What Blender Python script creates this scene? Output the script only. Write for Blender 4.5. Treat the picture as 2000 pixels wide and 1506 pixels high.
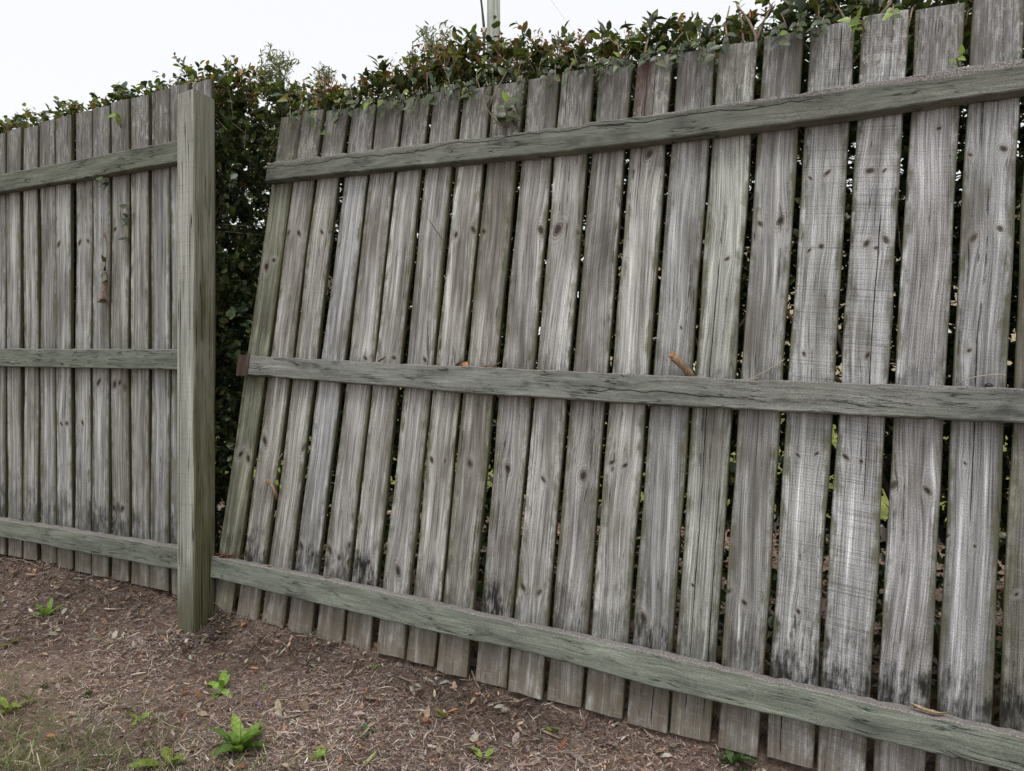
import bpy, math, random
import numpy as np
from mathutils import Vector, Matrix
R = math.radians
random.seed(7); rng = np.random.default_rng(11)
scn = bpy.context.scene
for o in list(bpy.data.objects): bpy.data.objects.remove(o)

# ------------------------------------------------------------------ camera, sky, sun, exposure
CAM = Vector((0.0, -1.854, 0.8444)); YAW = 0.4658; F = 1445.0
cd = bpy.data.cameras.new('camera'); cam = bpy.data.objects.new('camera', cd); scn.collection.objects.link(cam)
cam.location = CAM; cam.rotation_euler = (R(90), 0, YAW)
cd.sensor_width = 36; cd.sensor_fit = 'HORIZONTAL'; cd.lens = F/2000*36; cd.clip_start = 0.02; cd.clip_end = 600
scn.camera = cam
SUN_EL, SUN_AZ = R(64), R(155)          # azimuth: clockwise from +Y
w = bpy.data.worlds.new('World'); scn.world = w; w.use_nodes = True
wt = w.node_tree; wt.nodes.clear()
sky = wt.nodes.new('ShaderNodeTexSky'); sky.sky_type = 'NISHITA'; sky.sun_disc = False
sky.sun_elevation = SUN_EL; sky.sun_rotation = SUN_AZ; sky.dust_density = 4.0; sky.air_density = 1.0
hsv = wt.nodes.new('ShaderNodeHueSaturation'); hsv.inputs['Saturation'].default_value = 0.10; hsv.inputs['Value'].default_value = 1.0
cloud = wt.nodes.new('ShaderNodeMix'); cloud.data_type = 'RGBA'; cloud.inputs[0].default_value = 0.75
cloud.inputs[7].default_value = (10.9, 11.1, 11.4, 1)      # even white overcast layer in front of the clear sky
bg = wt.nodes.new('ShaderNodeBackground'); bg.inputs['Strength'].default_value = 0.10
wo = wt.nodes.new('ShaderNodeOutputWorld')
wt.links.new(sky.outputs[0], hsv.inputs['Color']); wt.links.new(hsv.outputs[0], cloud.inputs[6])
wt.links.new(cloud.outputs[2], bg.inputs['Color']); wt.links.new(bg.outputs[0], wo.inputs[0])
sl = bpy.data.lights.new('sun', 'SUN'); sun = bpy.data.objects.new('sun', sl); scn.collection.objects.link(sun)
sl.energy = 1.35; sl.angle = R(22); sl.color = (1.0, 0.97, 0.93)
sd = Vector((math.sin(SUN_AZ)*math.cos(SUN_EL), math.cos(SUN_AZ)*math.cos(SUN_EL), math.sin(SUN_EL)))
sun.rotation_euler = sd.to_track_quat('Z', 'Y').to_euler()
vs = scn.view_settings; vs.view_transform = 'Standard'; vs.look = 'None'; vs.exposure = 0.1; vs.gamma = 1.0; vs.use_curve_mapping = False
scn.render.engine = 'CYCLES'; scn.cycles.max_bounces = 8; scn.cycles.diffuse_bounces = 3; scn.cycles.transparent_max_bounces = 8

# ------------------------------------------------------------------ helpers
COL = scn.collection
def link(name, me, mat=None, parent=None, label=None, cat=None, group=None, kind=None):
    o = bpy.data.objects.new(name, me); COL.objects.link(o)
    if mat is not None and me is not None and not me.materials: me.materials.append(mat)
    if parent is not None: o.parent = parent
    if label: o['label'] = label
    if cat: o['category'] = cat
    if group: o['group'] = group
    if kind: o['kind'] = kind
    return o
def empty(name, loc, label, cat, group=None):
    o = link(name, None, None, None, label, cat, group); o.location = loc; o.empty_display_size = .1
    return o
def mesh(name, V, Fc, smooth=False, col=None):
    """V (n,3), Fc (m,k) equal sized faces or list of faces"""
    me = bpy.data.meshes.new(name)
    if isinstance(Fc, np.ndarray):
        V = np.asarray(V, np.float32); n, (m, k) = len(V), Fc.shape
        me.vertices.add(n); me.vertices.foreach_set('co', V.ravel())
        me.loops.add(m*k); me.loops.foreach_set('vertex_index', Fc.ravel().astype(np.int32))
        me.polygons.add(m); me.polygons.foreach_set('loop_start', (np.arange(m)*k).astype(np.int32))
        me.update(calc_edges=True)
    else:
        me.from_pydata([tuple(v) for v in V], [], Fc); me.update()
    if smooth: me.polygons.foreach_set('use_smooth', [True]*len(me.polygons))
    if col is not None:
        a = me.color_attributes.new('col', 'FLOAT_COLOR', 'POINT')
        c = np.ones((len(me.vertices), 4), np.float32); c[:, :3] = col
        a.data.foreach_set('color', c.ravel())
    return me
def tube(pts, rad, n=6, cap=True):
    """swept tube: list of points, list of radii -> V, F"""
    pts = [Vector(p) for p in pts]; V = []; Fc = []
    for i, p in enumerate(pts):
        t = (pts[min(i+1, len(pts)-1)]-pts[max(i-1, 0)])
        t = t.normalized() if t.length > 1e-9 else Vector((0, 0, 1))
        a = t.orthogonal().normalized() if i == 0 else (a0 - t*a0.dot(t)).normalized()
        a0 = a; b = t.cross(a)
        for k in range(n):
            q = 2*math.pi*k/n; V.append(p+(a*math.cos(q)+b*math.sin(q))*rad[i])
    for i in range(len(pts)-1):
        for k in range(n):
            k2 = (k+1) % n; Fc.append((i*n+k, i*n+k2, (i+1)*n+k2, (i+1)*n+k))
    if cap:
        Fc.append(tuple(range(n))[::-1]); Fc.append(tuple((len(pts)-1)*n+k for k in range(n)))
    return V, Fc
def join(parts):
    V = []; Fc = []
    for v, f in parts:
        o = len(V); V += list(v); Fc += [tuple(i+o for i in q) for q in f]
    return V, Fc
def smoothn(n, k=3):            # smooth 1-D noise of length n, roughly +-1
    a = rng.normal(size=n+2*k); ker = np.hanning(2*k+1); ker /= ker.sum()
    a = np.convolve(a, ker, 'same')[k:-k]; return a/(a.std()+1e-9)

# camera rays, used to find where photographed things stand on the real surfaces
cy_, sy_ = math.cos(YAW), math.sin(YAW)
def ray(u, v):
    r = (u-1000)/F; return Vector((cy_*r-sy_, sy_*r+cy_, -(v-753)/F))
def at_y(u, v, Y):
    d = ray(u, v); return CAM+d*((Y-CAM.y)/d.y)
def at_depth(u, v, Z): return CAM+ray(u, v)*Z
# the broken panel's own frame (metres): e1 along it, e2 up it, nrm towards the yard
e1 = Vector((0.99853213, -0.02844955, -0.04608909)); e2 = Vector((0.04904101, 0.11369685, 0.99230439)); nrm = e1.cross(e2)
O0 = Vector((0, 0.03724167, 0.85))
def at_panel(u, v, off=0.0):
    o = O0+nrm*off; d = ray(u, v); p = CAM+d*((o-CAM).dot(nrm)/d.dot(nrm)); q = p-o
    return q.dot(e1), q.dot(e2)
def panel_pt(s, t, off=0.0): return O0+e1*s+e2*t+nrm*off
BX = [-8, -5, -3.4, -2.35, -2.0, .25, 1.5, 5]; BZ = [.17, .15, .108, .078, .048, -.012, -.04, -.1]
def g_base(x, y):
    x = np.asarray(x, float); y = np.asarray(y, float)
    b = np.interp(x, BX, BZ)
    yn = np.minimum(y, 0.0)
    front = -.090*(1-np.exp(yn/.075))+.025*yn
    k = np.clip((y-.1)/.7, 0, 1)
    return (b+front)*(1-k)+k*0.0
def g_bump(x, y):
    x = np.asarray(x, float); y = np.asarray(y, float)
    return (.010*np.sin(3.1*x+1.2*y+.5)*np.sin(2.3*y-1.1*x)+.006*np.sin(9*x+2*y)*np.sin(8*y-3*x+1)
            + .0035*np.sin(23*x-11*y)*np.sin(19*y+7*x+2)+.004*np.exp(-((x+2.129)/.11)**2-((y+.06)/.10)**2))
def gz(x, y): return g_base(x, y)+g_bump(x, y)
def at_ground(u, v):
    d = ray(u, v); lo = .3; p = CAM
    t = .4
    while t < 60:
        p = CAM+d*t
        if p.z < float(gz(p.x, p.y)): break
        t += .01
    return Vector((p.x, p.y, float(gz(p.x, p.y))))

# ------------------------------------------------------------------ node helpers and materials
class NT:
    def __init__(s, name):
        s.m = bpy.data.materials.new(name); s.m.use_nodes = True; s.t = s.m.node_tree; s.t.nodes.clear()
        s.out = s.t.nodes.new('ShaderNodeOutputMaterial')
    def put(s, sock, v):
        if v is None: return
        if hasattr(v, 'is_output'): s.t.links.new(v, sock)
        else: sock.default_value = v
    def math(s, op, a, b=None, c=None, clamp=False):
        n = s.t.nodes.new('ShaderNodeMath'); n.operation = op; n.use_clamp = clamp
        for i, v in enumerate((a, b, c)): s.put(n.inputs[i], v)
        return n.outputs[0]
    def add(s, a, b): return s.math('ADD', a, b)
    def sub(s, a, b): return s.math('SUBTRACT', a, b)
    def mul(s, a, b): return s.math('MULTIPLY', a, b)
    def vec(s, x, y, z):
        n = s.t.nodes.new('ShaderNodeCombineXYZ')
        for i, v in enumerate((x, y, z)): s.put(n.inputs[i], v)
        return n.outputs[0]
    def sep(s, v):
        n = s.t.nodes.new('ShaderNodeSeparateXYZ'); s.put(n.inputs[0], v); return n.outputs
    def noise(s, v, scale=1.0, detail=2.0, rough=.5, dist=0.0, dim='3D'):
        n = s.t.nodes.new('ShaderNodeTexNoise'); n.noise_dimensions = dim; s.put(n.inputs['Vector'], v)
        n.inputs['Scale'].default_value = scale; n.inputs['Detail'].default_value = detail
        n.inputs['Roughness'].default_value = rough; n.inputs['Distortion'].default_value = dist
        return n.outputs[0]
    def ss(s, v, a, b, lo=0.0, hi=1.0):
        n = s.t.nodes.new('ShaderNodeMapRange'); n.interpolation_type = 'SMOOTHSTEP'
        for i, q in enumerate((v, a, b, lo, hi)): s.put(n.inputs[i], q)
        return n.outputs[0]
    def mix(s, f, a, b, mode='MIX'):
        n = s.t.nodes.new('ShaderNodeMix'); n.data_type = 'RGBA'; n.blend_type = mode
        s.put(n.inputs[0], f)
        for i, q in ((6, a), (7, b)):
            if isinstance(q, tuple) and len(q) == 3: q = (*q, 1)
            s.put(n.inputs[i], q)
        return n.outputs[2]
    def ramp(s, f, stops):
        n = s.t.nodes.new('ShaderNodeValToRGB'); el = n.color_ramp.elements
        while len(el) < len(stops): el.new(.5)
        for e, (p, c) in zip(el, stops): e.position = p; e.color = (*c, 1)
        s.put(n.inputs[0], f); return n.outputs[0]
    def grey(s, v):
        return s.vec(v, v, v)
    def attr(s, name, typ='OBJECT'):
        n = s.t.nodes.new('ShaderNodeAttribute'); n.attribute_type = typ; n.attribute_name = name; return n.outputs
    def obj(s):
        n = s.t.nodes.new('ShaderNodeTexCoord'); return n.outputs['Object']
    def rand(s):
        return s.t.nodes.new('ShaderNodeObjectInfo').outputs['Random']
    def bump(s, h, strength, dist):
        n = s.t.nodes.new('ShaderNodeBump'); n.inputs['Strength'].default_value = strength; n.inputs['Distance'].default_value = dist
        s.put(n.inputs['Height'], h); return n.outputs[0]
    def bsdf(s, col, rough=.9, spec=.2, nor=None, sub=None):
        n = s.t.nodes.new('ShaderNodeBsdfPrincipled'); s.put(n.inputs['Base Color'], col); s.put(n.inputs['Roughness'], rough)
        s.put(n.inputs['Specular IOR Level'], spec); s.put(n.inputs['Normal'], nor)
        return n.outputs[0]
    def done(s, sh):
        s.t.links.new(sh, s.out.inputs[0]); return s.m

# one knot: how far the grain bends round it, how dark its heart is, the pale ring about it
kg = bpy.data.node_groups.new('knot', 'ShaderNodeTree')
for nm, io, ty in (('X', 'INPUT', 'NodeSocketFloat'), ('Z', 'INPUT', 'NodeSocketFloat'), ('K', 'INPUT', 'NodeSocketVector'),
                   ('Bend', 'OUTPUT', 'NodeSocketFloat'), ('Q', 'OUTPUT', 'NodeSocketFloat')):
    kg.interface.new_socket(nm, in_out=io, socket_type=ty)
gi = kg.nodes.new('NodeGroupInput'); go = kg.nodes.new('NodeGroupOutput')
def km(op, a, b=None):
    n = kg.nodes.new('ShaderNodeMath'); n.operation = op
    for i, v in enumerate((a, b)):
        if v is None: continue
        if hasattr(v, 'is_output'): kg.links.new(v, n.inputs[i])
        else: n.inputs[i].default_value = v
    return n.outputs[0]
sp_ = kg.nodes.new('ShaderNodeSeparateXYZ'); kg.links.new(gi.outputs[2], sp_.inputs[0])
kx, kz, kr = sp_.outputs
kr = km('MAXIMUM', kr, .0002)
dx = km('DIVIDE', km('SUBTRACT', gi.outputs[0], kx), kr); dz = km('DIVIDE', km('SUBTRACT', gi.outputs[1], kz), kr)
tl_ = km('MULTIPLY', km('SINE', km('MULTIPLY', km('ADD', kz, kx), 57.0)), .75)
dzt = km('ADD', dz, km('MULTIPLY', dx, tl_))
q2 = km('ADD', km('MULTIPLY', dx, dx), km('MULTIPLY', km('MULTIPLY', dzt, dzt), km('ADD', 1.15, km('MULTIPLY', km('SINE', km('MULTIPLY', kz, 91.0)), .65))))
q2w = km('ADD', km('MULTIPLY', dx, dx), km('MULTIPLY', km('MULTIPLY', dz, dz), .12))
kg.links.new(km('DIVIDE', km('MULTIPLY', km('MULTIPLY', dx, kr), 1.6), km('ADD', q2w, 1.6)), go.inputs[0])
kg.links.new(km('SQRT', q2), go.inputs[1])

NK = 8
def paling_material():
    t = NT('weathered_pine'); p = t.obj(); x, y, z = t.sep(p); rnd = t.rand()
    ox, oz = t.mul(rnd, 91.0), t.mul(rnd, 53.0); yx = t.mul(y, .9)
    def nz(a, b, *q, **k):          # 2-D noise over the board: a across, b along
        return t.noise(t.vec(t.add(a, ox), t.add(b, oz), 0.0), *q, dim='2D', **k)
    bend = None; qmin = None
    for i in range(NK):
        g = t.t.nodes.new('ShaderNodeGroup'); g.node_tree = kg
        t.put(g.inputs[0], x); t.put(g.inputs[1], z); t.put(g.inputs[2], t.attr('k%d' % i)[1])
        bend = g.outputs[0] if bend is None else t.add(bend, g.outputs[0])
        qmin = g.outputs[1] if qmin is None else t.math('MINIMUM', qmin, g.outputs[1])
    xs = t.add(x, yx)
    wob = t.mul(t.sub(nz(t.mul(x, 3.0), t.mul(z, 1.6), 1.0, 1), .5), .03)
    xg = t.add(t.sub(xs, bend), wob)
    fib = nz(t.mul(xg, 330.0), t.mul(z, 5.0), 1.0, 3, .7)
    stk = nz(t.mul(xg, 60.0), t.mul(z, .9), 1.0, 3, .68)
    blo = nz(t.mul(xs, 10.0), t.mul(z, 2.8), 1.0, 3, .6)
    spk = nz(t.mul(xs, 640.0), t.mul(z, 330.0), 1.0, 1, .7)
    patch = nz(t.mul(xs, 34.0), t.mul(z, 15.0), 1.0, 3, .65)
    qi = t.add(qmin, t.mul(t.sub(patch, .5), .6))
    c = t.ramp(t.add(t.mul(stk, .60), t.mul(blo, .40)), [(.31, (.128, .124, .114)), (.43, (.248, .243, .231)), (.55, (.385, .382, .372)), (.69, (.66, .662, .66))])
    c = t.mix(1.0, c, t.grey(t.ss(fib, .25, .72, .52, 1.36)), 'MULTIPLY')
    c = t.mix(1.0, c, t.grey(t.ss(spk, .2, .8, .62, 1.36)), 'MULTIPLY')
    c = t.mix(1.0, c, t.attr('tone')[1], 'MULTIPLY')
    # saw marks across the board, straight or slanting
    s1, s2, s3 = t.sep(t.attr('saw')[1])                 # strength, slope, curve
    ws = t.add(t.add(z, t.mul(x, s2)), t.mul(t.mul(x, x), s3))
    lines = nz(t.mul(x, 1.5), t.mul(ws, 270.0), 1.0, 2, .8)
    c = t.mix(t.mul(t.mul(t.ss(lines, .54, .66), t.mul(s1, t.ss(patch, .2, .6, .15, 1.0))), .55), c, (.12, .117, .112))
    c = t.mix(t.mul(t.ss(lines, .46, .28), t.mul(s1, .35)), c, (.5, .49, .48))
    # knots: dark heart, rings, pale wood about them
    ring = t.mul(t.math('SINE', t.add(t.mul(qmin, 9.0), t.mul(fib, 4.0))), .5)
    c = t.mix(t.mul(t.mul(t.ss(qi, 3.2, 1.3), t.ss(qi, .8, 1.2)), .34), c, (.45, .435, .41))
    c = t.mix(t.mul(t.mul(t.ss(qi, 3.0, 1.0), t.ss(ring, .0, .5)), .55), c, (.13, .115, .10))
    c = t.mix(t.ss(qi, 1.08, .80, 0, .88), c, t.mix(t.ss(qi, .46, .66), (.016, .012, .010), t.mix(t.ss(ring, -.3, .3), (.10, .078, .062), (.19, .16, .13))))
    # green-brown growth along the edges
    dm = t.sep(t.attr('dims')[1])
    edge = t.math('DIVIDE', t.math('ABSOLUTE', x), dm[0])
    c = t.mix(t.mul(t.ss(t.add(edge, t.mul(t.sub(patch, .5), 1.1)), .62, 1.08), .78), c, (.098, .096, .052))
    c = t.mix(t.mul(t.ss(blo, .58, .72), .22), c, (.20, .20, .155))
    c = t.mix(t.mul(t.ss(blo, .44, .30), .45), c, (.150, .134, .114))
    drip = nz(t.mul(x, 150.0), t.mul(z, 16.0), 1.0, 3, .65)
    # brown damp foot, with worn cross marks
    c = t.mix(t.mul(t.ss(z, .22, .02), t.ss(patch, .25, .6, .3, .8)), c, (.16, .132, .100))
    c = t.mix(t.mul(t.mul(t.ss(z, .17, .08), t.ss(nz(t.mul(x, 16.0), t.mul(z, 150.0), 1.0, 2, .7), .60, .72)), .32), c, (.34, .315, .27))
    # black mould where water sits on the rails
    dm_ = t.add(t.add(t.mul(t.sub(drip, .5), 1.5), t.mul(t.sub(patch, .5), 2.0)), t.mul(t.sub(blo, .5), 1.6))
    def band(z0, h, amt):
        up = t.sub(z, z0)
        return t.mul(t.ss(t.add(t.ss(up, h, -.03, -.70, .75), dm_), -.05, 1.05), t.mul(t.ss(up, -.05, -.02), amt))
    m1, m2, m3 = t.sep(t.attr('mould')[1])
    mould = t.math('MAXIMUM', t.mul(band(.185, .30, .95), m1), t.math('MAXIMUM', t.mul(band(.885, .12, .55), m2), t.mul(band(1.585, .10, .5), m3)))
    c = t.mix(mould, c, (.026, .024, .022))
    # weathered heads: darker, purplish, blotched with pale lichen
    c = t.mix(t.mul(t.ss(z, 1.52, 1.66), t.ss(drip, .3, .65, .15, .80)), c, (.122, .112, .101))
    lich = nz(t.mul(xs, 58.0), t.mul(z, 34.0), 1.0, 4, .78)
    lm = t.mul(t.mul(t.ss(lich, .555, .60), t.ss(z, 1.52, 1.62)), t.mul(t.ss(blo, .42, .56), m3))
    c = t.mix(t.mul(lm, .85), c, t.mix(t.ss(spk, .3, .7), (.52, .51, .47), (.37, .37, .34)))
    # fine cracks along the grain
    crk = nz(t.mul(xg, 75.0), t.mul(z, .9), 1.0, 1, .5)
    c = t.mix(t.mul(t.mul(t.ss(t.math('ABSOLUTE', t.sub(crk, .5)), .012, .003), t.ss(patch, .42, .6)), .75), c, (.028, .025, .022))
    wn = t.mul(t.sub(drip, .5), .004)
    for nm in ('c0', 'c1'):          # single long splits: x, from, to
        a, b0, b1 = t.sep(t.attr(nm)[1])
        d = t.math('ABSOLUTE', t.sub(t.add(t.add(x, t.mul(wob, .5)), wn), a))
        k = t.mul(t.ss(d, .0017, .0007), t.mul(t.ss(z, b0, t.add(b0, .03)), t.ss(z, b1, t.sub(b1, .03))))
        c = t.mix(t.mul(k, .93), c, (.010, .009, .008))
    # red-brown stain on one head
    c = t.mix(t.mul(t.mul(dm[1], t.ss(z, 1.50, 1.72)), t.mul(t.ss(x, .012, -.02), .7)), c, (.090, .046, .036))
    # the narrow faces between boards never dry: dark moss
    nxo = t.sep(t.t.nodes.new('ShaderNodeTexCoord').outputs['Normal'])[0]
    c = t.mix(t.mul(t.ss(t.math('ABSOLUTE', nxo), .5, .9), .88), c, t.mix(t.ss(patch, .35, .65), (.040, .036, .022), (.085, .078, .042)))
    hb = t.noise(t.vec(t.mul(xs, 260.0), t.mul(z, 6.0), 0.0), 1.0, 2, .7, dim='2D')
    h = t.add(hb, t.mul(t.mul(lines, s1), -.9))
    return t.done(t.bsdf(c, .92, .07, t.bump(h, .6, .0025)))

def rail_material(name, dark=1.0, green=1.0):
    t = NT(name); p = t.obj(); x, y, z = t.sep(p); rnd = t.rand()
    off = t.vec(t.mul(rnd, 61.0), t.mul(rnd, 23.0), t.mul(rnd, 47.0))
    def nz(v, *a, **k):
        n = t.t.nodes.new('ShaderNodeVectorMath'); n.operation = 'ADD'; t.put(n.inputs[0], v); t.put(n.inputs[1], off)
        return t.noise(n.outputs[0], *a, **k)
    nx, ny, nzv = t.sep(t.t.nodes.new('ShaderNodeTexCoord').outputs['Normal'])
    wob = t.mul(t.sub(nz(t.vec(t.mul(x, 3.5), 0.0, t.mul(z, 8.0)), 1.0, 3), .5), .035)
    zg = t.add(z, wob)
    fib = nz(t.vec(t.mul(x, 7.0), t.mul(y, 150.0), t.mul(zg, 260.0)), 1.0, 4, .65)
    stk = nz(t.vec(t.mul(x, 1.6), t.mul(y, 25.0), t.mul(zg, 36.0)), 1.0, 3, .6)
    blo = nz(t.vec(t.mul(x, 5.0), t.mul(y, 12.0), t.mul(z, 22.0)), 1.0, 4, .62)
    spk = nz(t.vec(t.mul(x, 300.0), t.mul(y, 480.0), t.mul(z, 520.0)), 1.0, 2, .7)
    c = t.ramp(t.add(t.mul(stk, .55), t.mul(blo, .45)), [(.30, (.105, .103, .092)), (.47, (.185, .190, .168)), (.60, (.25, .260, .232)), (.75, (.36, .368, .34))])
    c = t.mix(1.0, c, t.attr('tone')[1], 'MULTIPLY')
    c = t.mix(1.0, c, t.grey(t.ss(fib, .25, .75, .66, 1.22)), 'MULTIPLY')
    c = t.mix(1.0, c, t.grey(t.ss(spk, .2, .8, .60, 1.40)), 'MULTIPLY')
    grn = nz(t.vec(t.mul(x, 2.3), 0.0, t.mul(z, 9.0)), 1.0, 3, .6)
    c = t.mix(t.mul(t.ss(grn, .44, .66), .5*green), c, (.180, .205, .170))
    # black weather stains
    st = nz(t.vec(t.mul(x, 8.0), t.mul(y, 8.0), t.mul(z, 30.0)), 1.0, 5, .65)
    ml = t.sep(t.attr('mould')[1])
    c = t.mix(t.mul(t.ss(t.add(st, t.mul(t.sub(grn, .5), .5)), .50, .74), t.mul(ml[0], .9)), c, (.034, .035, .034))
    # short cracks along the grain
    crk = nz(t.vec(t.mul(x, 5.5), t.mul(y, 40.0), t.mul(t.add(zg, t.mul(x, .05)), 95.0)), 1.0, 3, .55)
    cm = t.mul(t.ss(t.math('ABSOLUTE', t.sub(crk, .5)), .022, .004), t.ss(nz(t.vec(t.mul(x, 9.0), 3.0, t.mul(z, 18.0)), 1.0, 2), .5, .6))
    c = t.mix(t.mul(cm, .85), c, (.022, .021, .020))
    # one long split wandering along the rail: height, from, to
    a, b0, b1 = t.sep(t.attr('c0')[1])
    d = t.math('ABSOLUTE', t.sub(t.add(z, t.mul(t.sub(nz(t.vec(t.mul(x, 6.0), 1.0, 0.0), 1.0, 4, .6), .5), .045)), a))
    k = t.mul(t.ss(d, .0019, .0008), t.mul(t.ss(x, b0, t.add(b0, .05)), t.ss(x, b1, t.sub(b1, .05))))
    c = t.mix(t.mul(k, .95), c, (.012, .011, .010))
    # crust of dirt and lichen on the upward face
    up = t.ss(nzv, .25, .7)
    c = t.mix(t.mul(up, .92), c, t.mix(t.ss(spk, .35, .62), t.mix(t.ss(blo, .4, .6), (.075, .062, .054), (.15, .128, .115)), (.33, .30, .285)))
    lipn = t.ss(t.add(t.sub(z, t.sep(t.attr('dims')[1])[0]), t.mul(t.sub(st, .5), .03)), -.008, -.001)
    c = t.mix(t.mul(lipn, t.mul(ml[1], .75)), c, t.mix(t.ss(spk, .4, .62), (.12, .105, .10), (.42, .385, .37)))
    h = t.add(t.add(t.mul(fib, .8), t.mul(spk, .6)), t.mul(t.mul(cm, -1.0), 1.2))
    return t.done(t.bsdf(c, .95, .06, t.bump(h, .7, .003)))

def post_material():
    t = NT('mossy_post_timber'); x, y, z = t.sep(t.obj())
    nx, ny, nzv = t.sep(t.t.nodes.new('ShaderNodeTexCoord').outputs['Normal'])
    a = t.add(x, t.mul(y, 1.37))
    fib = t.noise(t.vec(t.mul(a, 210.0), t.mul(y, 20.0), t.mul(z, 5.0)), 1.0, 4, .65)
    stk = t.noise(t.vec(t.mul(a, 40.0), 2.0, t.mul(z, .9)), 1.0, 3, .6)
    blo = t.noise(t.vec(t.mul(a, 11.0), 5.0, t.mul(z, 3.0)), 1.0, 4, .6)
    spk = t.noise(t.vec(t.mul(x, 500.0), t.mul(y, 500.0), t.mul(z, 300.0)), 1.0, 3, .7)
    c = t.ramp(t.add(t.mul(stk, .7), t.mul(blo, .3)), [(.30, (.20, .20, .170)), (.44, (.33, .335, .29)), (.58, (.47, .475, .425)), (.74, (.61, .615, .575))])
    c = t.mix(1.0, c, t.grey(t.ss(fib, .25, .75, .68, 1.2)), 'MULTIPLY')
    c = t.mix(1.0, c, t.grey(t.ss(spk, .2, .8, .75, 1.2)), 'MULTIPLY')
    side = t.ss(nx, .3, .8)
    alg = t.mul(side, t.ss(t.add(t.add(blo, t.mul(t.sub(.95, z), .22)), t.mul(t.ss(y, .012, .08), .22)), .36, .66, .55, .97))
    c = t.mix(alg, c, t.mix(t.ss(fib, .3, .7), (.070, .068, .034), (.145, .138, .072)))
    low = t.mul(t.ss(t.add(z, t.mul(t.sub(blo, .5), .35)), .26, .02), .85)
    c = t.mix(low, c, (.098, .092, .050))
    cross = t.noise(t.vec(t.mul(a, 4.0), 1.0, t.mul(z, 240.0)), 1.0, 2, .6)
    c = t.mix(t.mul(t.ss(cross, .56, .68), .28), c, (.12, .12, .09))
    crk = t.noise(t.vec(t.mul(a, 60.0), 7.0, t.mul(z, 1.0)), 1.0, 2, .5)
    c = t.mix(t.mul(t.mul(t.ss(t.math('ABSOLUTE', t.sub(crk, .5)), .022, .006), t.ss(blo, .42, .55)), .9), c, (.022, .022, .016))
    return t.done(t.bsdf(c, .93, .08, t.bump(t.add(t.mul(fib, 1.0), t.mul(spk, .5)), .8, .003)))

def soil_material(name, a=(.165, .115, .092), b=(.315, .225, .182), d=(.44, .335, .275)):
    t = NT(name); g = t.t.nodes.new('ShaderNodeNewGeometry').outputs['Position']
    n1 = t.noise(g, 5.0, 5, .6); n2 = t.noise(g, 70.0, 5, .65); n3 = t.noise(g, 420.0, 3, .7)
    c = t.ramp(t.add(t.mul(n1, .45), t.mul(n2, .55)), [(.34, a), (.5, b), (.66, d)])
    c = t.mix(1.0, c, t.grey(t.ss(n3, .25, .75, .55, 1.35)), 'MULTIPLY')
    return t.done(t.bsdf(c, .97, .04, t.bump(t.add(n2, t.mul(n3, .6)), 1.0, .012)))

def vcol_material(name, rough=.85, spec=.2, trans=0.0, speck=0.0, bumpy=0.0):
    t = NT(name); c = t.attr('col', 'GEOMETRY')[0]
    g = t.t.nodes.new('ShaderNodeNewGeometry').outputs['Position']; nor = None
    if speck:
        n = t.noise(g, speck, 3, .65); c = t.mix(1.0, c, t.grey(t.ss(n, .25, .75, .62, 1.32)), 'MULTIPLY')
        if bumpy: nor = t.bump(n, bumpy, .002)
    sh = t.bsdf(c, rough, spec, nor)
    if trans:
        tr = t.t.nodes.new('ShaderNodeBsdfTranslucent'); t.put(tr.inputs[0], t.mix(1.0, c, (1.55, 1.7, .75), 'MULTIPLY'))
        ms = t.t.nodes.new('ShaderNodeMixShader'); ms.inputs[0].default_value = trans
        t.t.links.new(sh, ms.inputs[1]); t.t.links.new(tr.outputs[0], ms.inputs[2]); sh = ms.outputs[0]
    return t.done(sh)
def bark_material(name, a, b, scale=60):
    t = NT(name); x, y, z = t.sep(t.obj())
    n = t.noise(t.vec(t.mul(x, scale), t.mul(y, scale), t.mul(z, scale*.12)), 1.0, 4, .65)
    return t.done(t.bsdf(t.mix(t.ss(n, .3, .7), a, b), .9, .15, t.bump(n, .6, .004)))

M_pal = paling_material(); M_rail = rail_material('mossy_hardwood_rail'); M_post = post_material()
M_soil = soil_material('dry_brown_soil'); M_bed = soil_material('dark_garden_soil', (.05, .034, .026), (.12, .085, .062), (.22, .16, .12))
M_litter = vcol_material('dry_litter', .92, .06)
M_dry = vcol_material('dry_leaf', .7, .25, .12, 260, .3)
M_leaf = vcol_material('glossy_leaf', .38, .5, .18)
M_weed = vcol_material('soft_weed_leaf', .55, .35, .3, 120, .2)
M_bark = bark_material('hedge_bark', (.075, .055, .042), (.20, .155, .125))
M_stone = vcol_material('small_stone', .85, .25, 0, 140, .6)

# ------------------------------------------------------------------ ground, garden bed, lawn
def axis(parts):
    out = [parts[0][0]]
    for a, b, st in parts: out += list(np.linspace(a, b, max(2, int(round((b-a)/st))+1))[1:])
    return np.array(out)
gx = axis([(-60, -8, 4), (-8, -4, .2), (-4, .9, .022), (.9, 3, .1), (3, 60, 4)])
gy = axis([(-40, -4, 4), (-4, -1.4, .15), (-1.4, .15, .022), (.15, 2.7, .12)])
def grid(xs, ys, zf):
    X, Y = np.meshgrid(xs, ys); Z = zf(X, Y); V = np.stack([X, Y, Z], -1).reshape(-1, 3); nx = len(xs)
    i = (np.arange(len(ys)-1)[:, None]*nx+np.arange(nx-1)[None]).ravel()
    return V, np.stack([i, i+1, i+nx+1, i+nx], 1)
V, Fc = grid(gx, gy, lambda x, y: gz(x, y)+(np.abs(x+1.6) < 2.4)*(np.abs(y+.6) < .75)*rng.normal(0, .0016, x.shape))
link('ground', mesh('ground', V, Fc, True), M_soil, kind='structure')
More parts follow.
